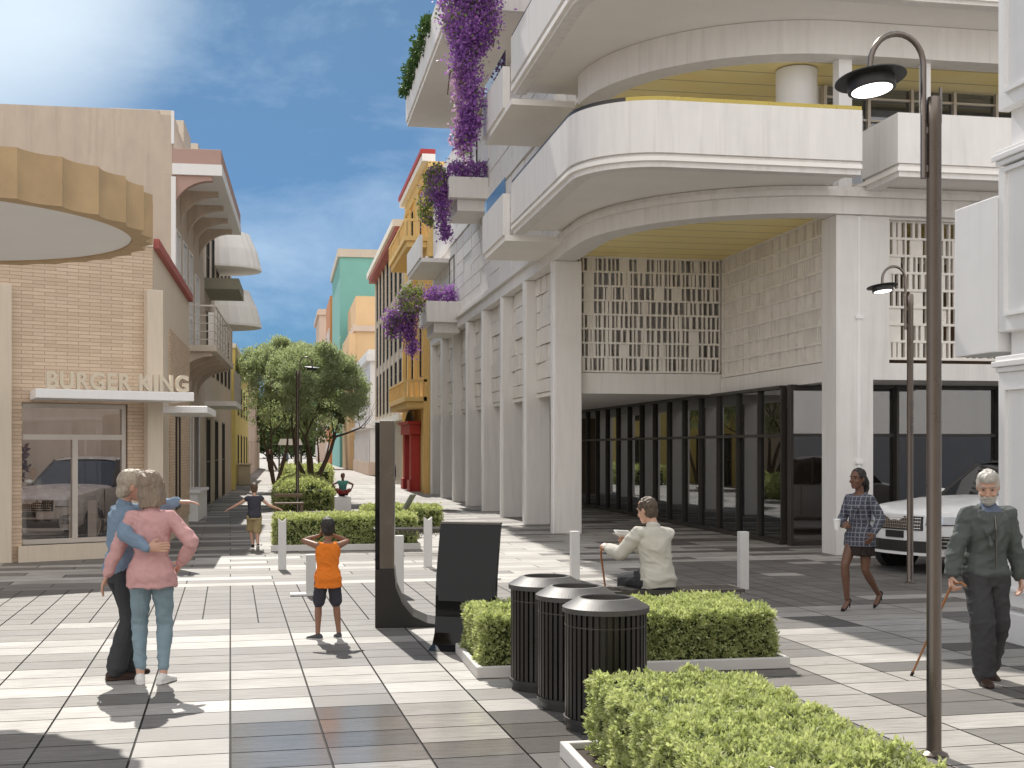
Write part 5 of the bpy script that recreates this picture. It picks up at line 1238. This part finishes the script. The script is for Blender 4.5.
# the couple on the left
WX, WY = -1.06, 10.44
person('woman in pink shirt and pale jeans seen from behind with a hand on her hip', (WX, WY, 0), R(2), 1.66,
       dict(lean=(.0, -.01), R=(.235, .03, 1.0), Rp=(1, -.65, .1), Rd=(-.35, .75, -.55), Rc=.2, Rn=(-1, 0, 0), L=(-.375, .02, .90), Lp=(-.8, -.9, .1), Lc=.3, hyaw=-14, hpitch=-4, hroll=-6, tilt=-.03,
            fL=((-.09, .0, .085), 6, 0), fR=((.10, -.02, .085), -28, 0)),
       [('top', pinkc, dict(hem=-.19, flare=.06, ease=.014, collar=1, folds=.009, sleeve=.97)), ('trousers', jeans, dict(cuff=.86, ease=.002, folds=.007)), ('shoes', white, {})],
       SKIN['fair'], ('long', (.27, .205, .15)), female=True)
person('grey haired man in blue shirt hugging the woman in pink and pointing right', (-1.33, 10.76, 0), R(-58), 1.68,
       dict(lean=(.05, .0), Rw=(-1.07, 10.245, 1.11), RpW=(-.5, -1, -.55), RdW=(1, .06, .02), RnW=(0, 1, 0), Rc=.12, Lw=(-.80, 10.84, 1.46), Lp=(-.3, .3, -1), Lc=.25, LdW=(1, .1, .02), Ln=(0, 0, -1), hyaw=-16, hpitch=-8, hroll=12,
            fL=((-.06, .10, .085), 4, 0), fR=((.09, -.10, .085), -14, 0)),
       [('top', denim, dict(hem=-.04, flare=.03, ease=.015, collar=1, folds=.010)), ('trousers', grey, dict(ease=.018, fit=.016, cuff=.97, folds=.006)), ('shoes', brown, {})],
       SKIN['fair'], ('bob' if False else 'swept', (.44, .38, .30)))
# the boy in orange
person('boy in orange tank top and dark shorts holding both hands to his face', (.42, 12.56, 0), R(4), 1.15,
       dict(L=(-.11, .15, 1.56), Lp=(-1, -.1, -.55), R=(.10, .16, 1.56), Rp=(1, .2, -.5), Ld=(.5, .3, .8), Rd=(-.5, .3, .8), Lc=.5, Rc=.5, lean=(0, -.02), hpitch=4, fL=((-.15, .0, .085), 55, 0), fR=((.17, .03, .085), 10, 0)),
       [('top', orange, dict(hem=-.26, sleeve=0, ease=.022, flare=.06, neck=.96, folds=.008)), ('trousers', slate, dict(len=.55, ease=.010, fit=.006, waist=.0, name='shorts')), ('shoes', cloth('dark_grey_trainer', (.09, .09, .095)), dict(sole=white))],
       SKIN['brown'], ('short', (.025, .02, .018)), head=1.27)
# the running child
person('running child in charcoal shirt and khaki shorts with arms spread', (-.56, 23.85, .0), R(6), 1.20,
       dict(hip=(0, 0, .92), lean=(0, .06), L=(-.66, .1, 1.12), R=(.62, .05, 1.12), Lp=(0, -.4, -1), Rp=(0, -.4, -1), Lc=.15, Rc=.15, fL=((-.03, .10, .13), 0, 5), fR=((.08, -.16, .14), 0, -38), kR=(0, 1, 0)),
       [('top', slate, dict(hem=-.12, sleeve=.28, ease=.022)), ('trousers', khaki, dict(len=.62, ease=.024, fit=.015, name='shorts')), ('shoes', black, dict(sole=white))],
       SKIN['fair'], ('short', (.12, .07, .045)), head=1.2, vox=.009)
# the reader on the wire bench
SM = 'man in oatmeal sweater seated on the wire bench with papers and a cane'
person(SM, (3.78, 12.40, 0), R(12), 1.72,
       dict(hip=(0, 0, .555), lean=(-.02, .07), Lw=(3.33, 12.72, .86), Lp=(-.3, -.75, -.7), R=(-.10, .36, .90), Rp=(.45, -.5, -.9), Lc=1.0, Rc=.5, Ln=(.5, 0, -1), hyaw=26, hpitch=-14,
            fL=((-.14, .46, .085), 6, 0), fR=((.16, .44, .085), -6, 0), kL=(-.2, 1, .6), kR=(.2, 1, .6)),
       [('top', knit, dict(hem=-.17, ease=.030, flare=.02, collar=1, folds=.009, fr=4)), ('trousers', grey, dict(ease=.016, fit=.012)), ('shoes', brown, {})],
       SKIN['fair'], ('short', (.10, .068, .045)))
def cane(label, top, foot, hook):
    T, Fo = Vector(top), Vector(foot); t = thing('cane', label, 'cane', foot); T = T-Fo; h = Vector(hook)
    MB().tube([(0, 0, .0), T*.5, T*.97, T+h*.2+Vector((0, 0, .015)), T+h*.7+Vector((0, 0, .018)), T+h+Vector((0, 0, -.01))], [.009, .010, .011, .012, .012, .011], 10).build('stick', M['canewood'], t, smooth=True)
    MB().tube([(0, 0, 0.002), T*.045], .013, 8).build('ferrule', M['tyre'], t)
lw = PJ[SM]['L'][2]; cane('reddish wooden cane held by the seated man', (lw.x-.07, lw.y+.03, lw.z-.03), (3.42, 12.95, .0), (.10, -.03, 0))
rw = PJ[SM]['R'][2]; t = thing('papers', 'white folded papers held by the seated man', 'papers', (rw.x-.05, rw.y+.02, rw.z+.06), R(35))
MB(Matrix.Rotation(R(38), 4, 'Y')).box(-.15, .13, -.10, .10, -.004, .004).build('sheet', M['paper'], t); MB(Matrix.Rotation(R(20), 4, 'Y')).box(-.14, .12, -.09, .11, .012, .016).build('sheet', M['paper'], t)
# the woman with coffee
CW = 'woman in plaid blazer and dark skirt walking left with a paper cup'
person(CW, (6.66, 13.72, 0), R(122), 1.59,
       dict(hip=(0, .02, .955), lean=(0, .01), R=(.10, .27, 1.10), Rp=(.7, -.6, -.6), Rd=(-.7, .6, .1), Rn=(-.5, .3, 0), Rc=.9, L=(-.27, .14, 1.0), Lp=(-.5, -1, -.1), hyaw=-6,
            fR=((.07, .21, .150), 4, -26), fL=((-.09, -.26, .20), -4, -44), kR=(0, 1, 0), kL=(0, 1, 0)),
       [('top', plaid('navy_plaid_wool'), dict(hem=-.23, ease=.014, flare=.07, neck=.95, name='blazer', folds=.005, lapels=1)), ('skirt', cloth('dark_brown_pleated_skirt', (.035, .027, .025)), {}), ('heels', black, {})],
       SKIN['dark'], ('pony', (.018, .013, .012)), female=True)
rw = PJ[CW]['R'][2]; t = thing('paper_cup', 'white paper cup in the hand of the woman in plaid', 'cup', (rw.x-.085, rw.y-.04, rw.z-.05))
MB().lathe([(.001, 0), (.03, 0), (.04, .11), (.001, .11)], 20).build('cup', M['paper'], t, smooth=True); MB().lathe([(.001, .128), (.034, .128), (.043, .118), (.043, .108), (.001, .108)], 20).build('lid', M['white'], t, smooth=True)
# the old man with the cane
OM = 'white bearded man in grey green jacket walking with a cane at the right edge'
person(OM, (5.60, 9.30, 0), R(170), 1.69,
       dict(hip=(0, .0, .93), lean=(.0, .05), R=(.34, .10, .86), Rp=(.5, -1, 0), Rc=1.0, Rd=(.15, .5, -.8), L=(-.31, -.02, .80), Lp=(-.5, -1, 0), Lc=.55, hyaw=-22, hpitch=-20,
            fR=((.06, .12, .085), -4, 0), fL=((-.09, -.18, .10), 10, -14), kR=(0.05, 1, 0), kL=(-.1, 1, 0)),
       [('top', olive, dict(hem=-.06, ease=.027, flare=.0, neck=.95, name='jacket', folds=.012, fr=5, lapels=1)), ('top', cloth('blue_check_shirt', (.16, .19, .27)), dict(hem=.5, neck=1.0, sleeve=0, ease=.010, collar=1)), ('trousers', cloth('grey_twill', (.06, .06, .063)), dict(ease=.020, fit=.018, cuff=.98, folds=.007)), ('shoes', brown, {})],
       SKIN['fair'], ('swept', (.54, .51, .46)), beard=(.52, .50, .46))
o = bpy.data.objects[[q.name for q in bpy.data.objects if q.get('label') == OM][0]]
zp = MB(); zp.tube([(.0, .205, .93), (.0, .215, 1.1), (.0, .215, 1.25), (.0, .19, 1.36)], .006, 6).build('zipper', M['steel'], o)
rw = PJ[OM]['R'][2]; cane('light wooden cane held by the bearded man', (rw.x-.02, rw.y-.05, rw.z-.06), (5.14, 9.66, 0), (.09, -.06, 0))
# far people
person('small far person in teal sitting cross legged on the white cube', (1.7, 37.65, .0), R(184), 1.22,
       dict(hip=(0, -.02, .79), lean=(0, .05), L=(-.36, .25, 1.0), R=(.36, .25, 1.0), Lp=(-1, -.2, 0), Rp=(1, -.2, 0), fL=((.12, .30, .76), 60, 0), fR=((-.12, .34, .78), -60, 0), kL=(-1, .3, .5), kR=(1, .3, .5)),
       [('top', tealc, dict(sleeve=.3)), ('trousers', redc, dict(ease=.014)), ('shoes', black, {})], SKIN['dark'], ('short', (.03, .02, .02)), vox=.016, detail=False)
person('far walker in black, half hidden behind the totem', (3.64, 44.5, 0), R(160), 1.72, dict(R=(.38, .12, 1.0), fL=((-.1, .2, .085), 0, 0), fR=((.1, -.2, .1), 0, -15)), [('top', black, {}), ('trousers', grey, {}), ('shoes', black, {})], SKIN['dark'], vox=.018, detail=False)
for lab, at, c in (('tiny far walker in dark clothes on the left of the street', (-1.2, 104, 0), black), ('tiny far walker in blue at the end of the street', (.1, 118, 0), denim), ('tiny far walker in a pale top near the market awning', (.9, 92, 0), knit)):
    person(lab, at, R(170), 1.72, dict(fL=((-.1, .15, .085), 0, 0), fR=((.1, -.15, .09), 0, 0)), [('top', c, {}), ('trousers', grey, {}), ('shoes', black, {})], SKIN['brown'], vox=.024, detail=False)
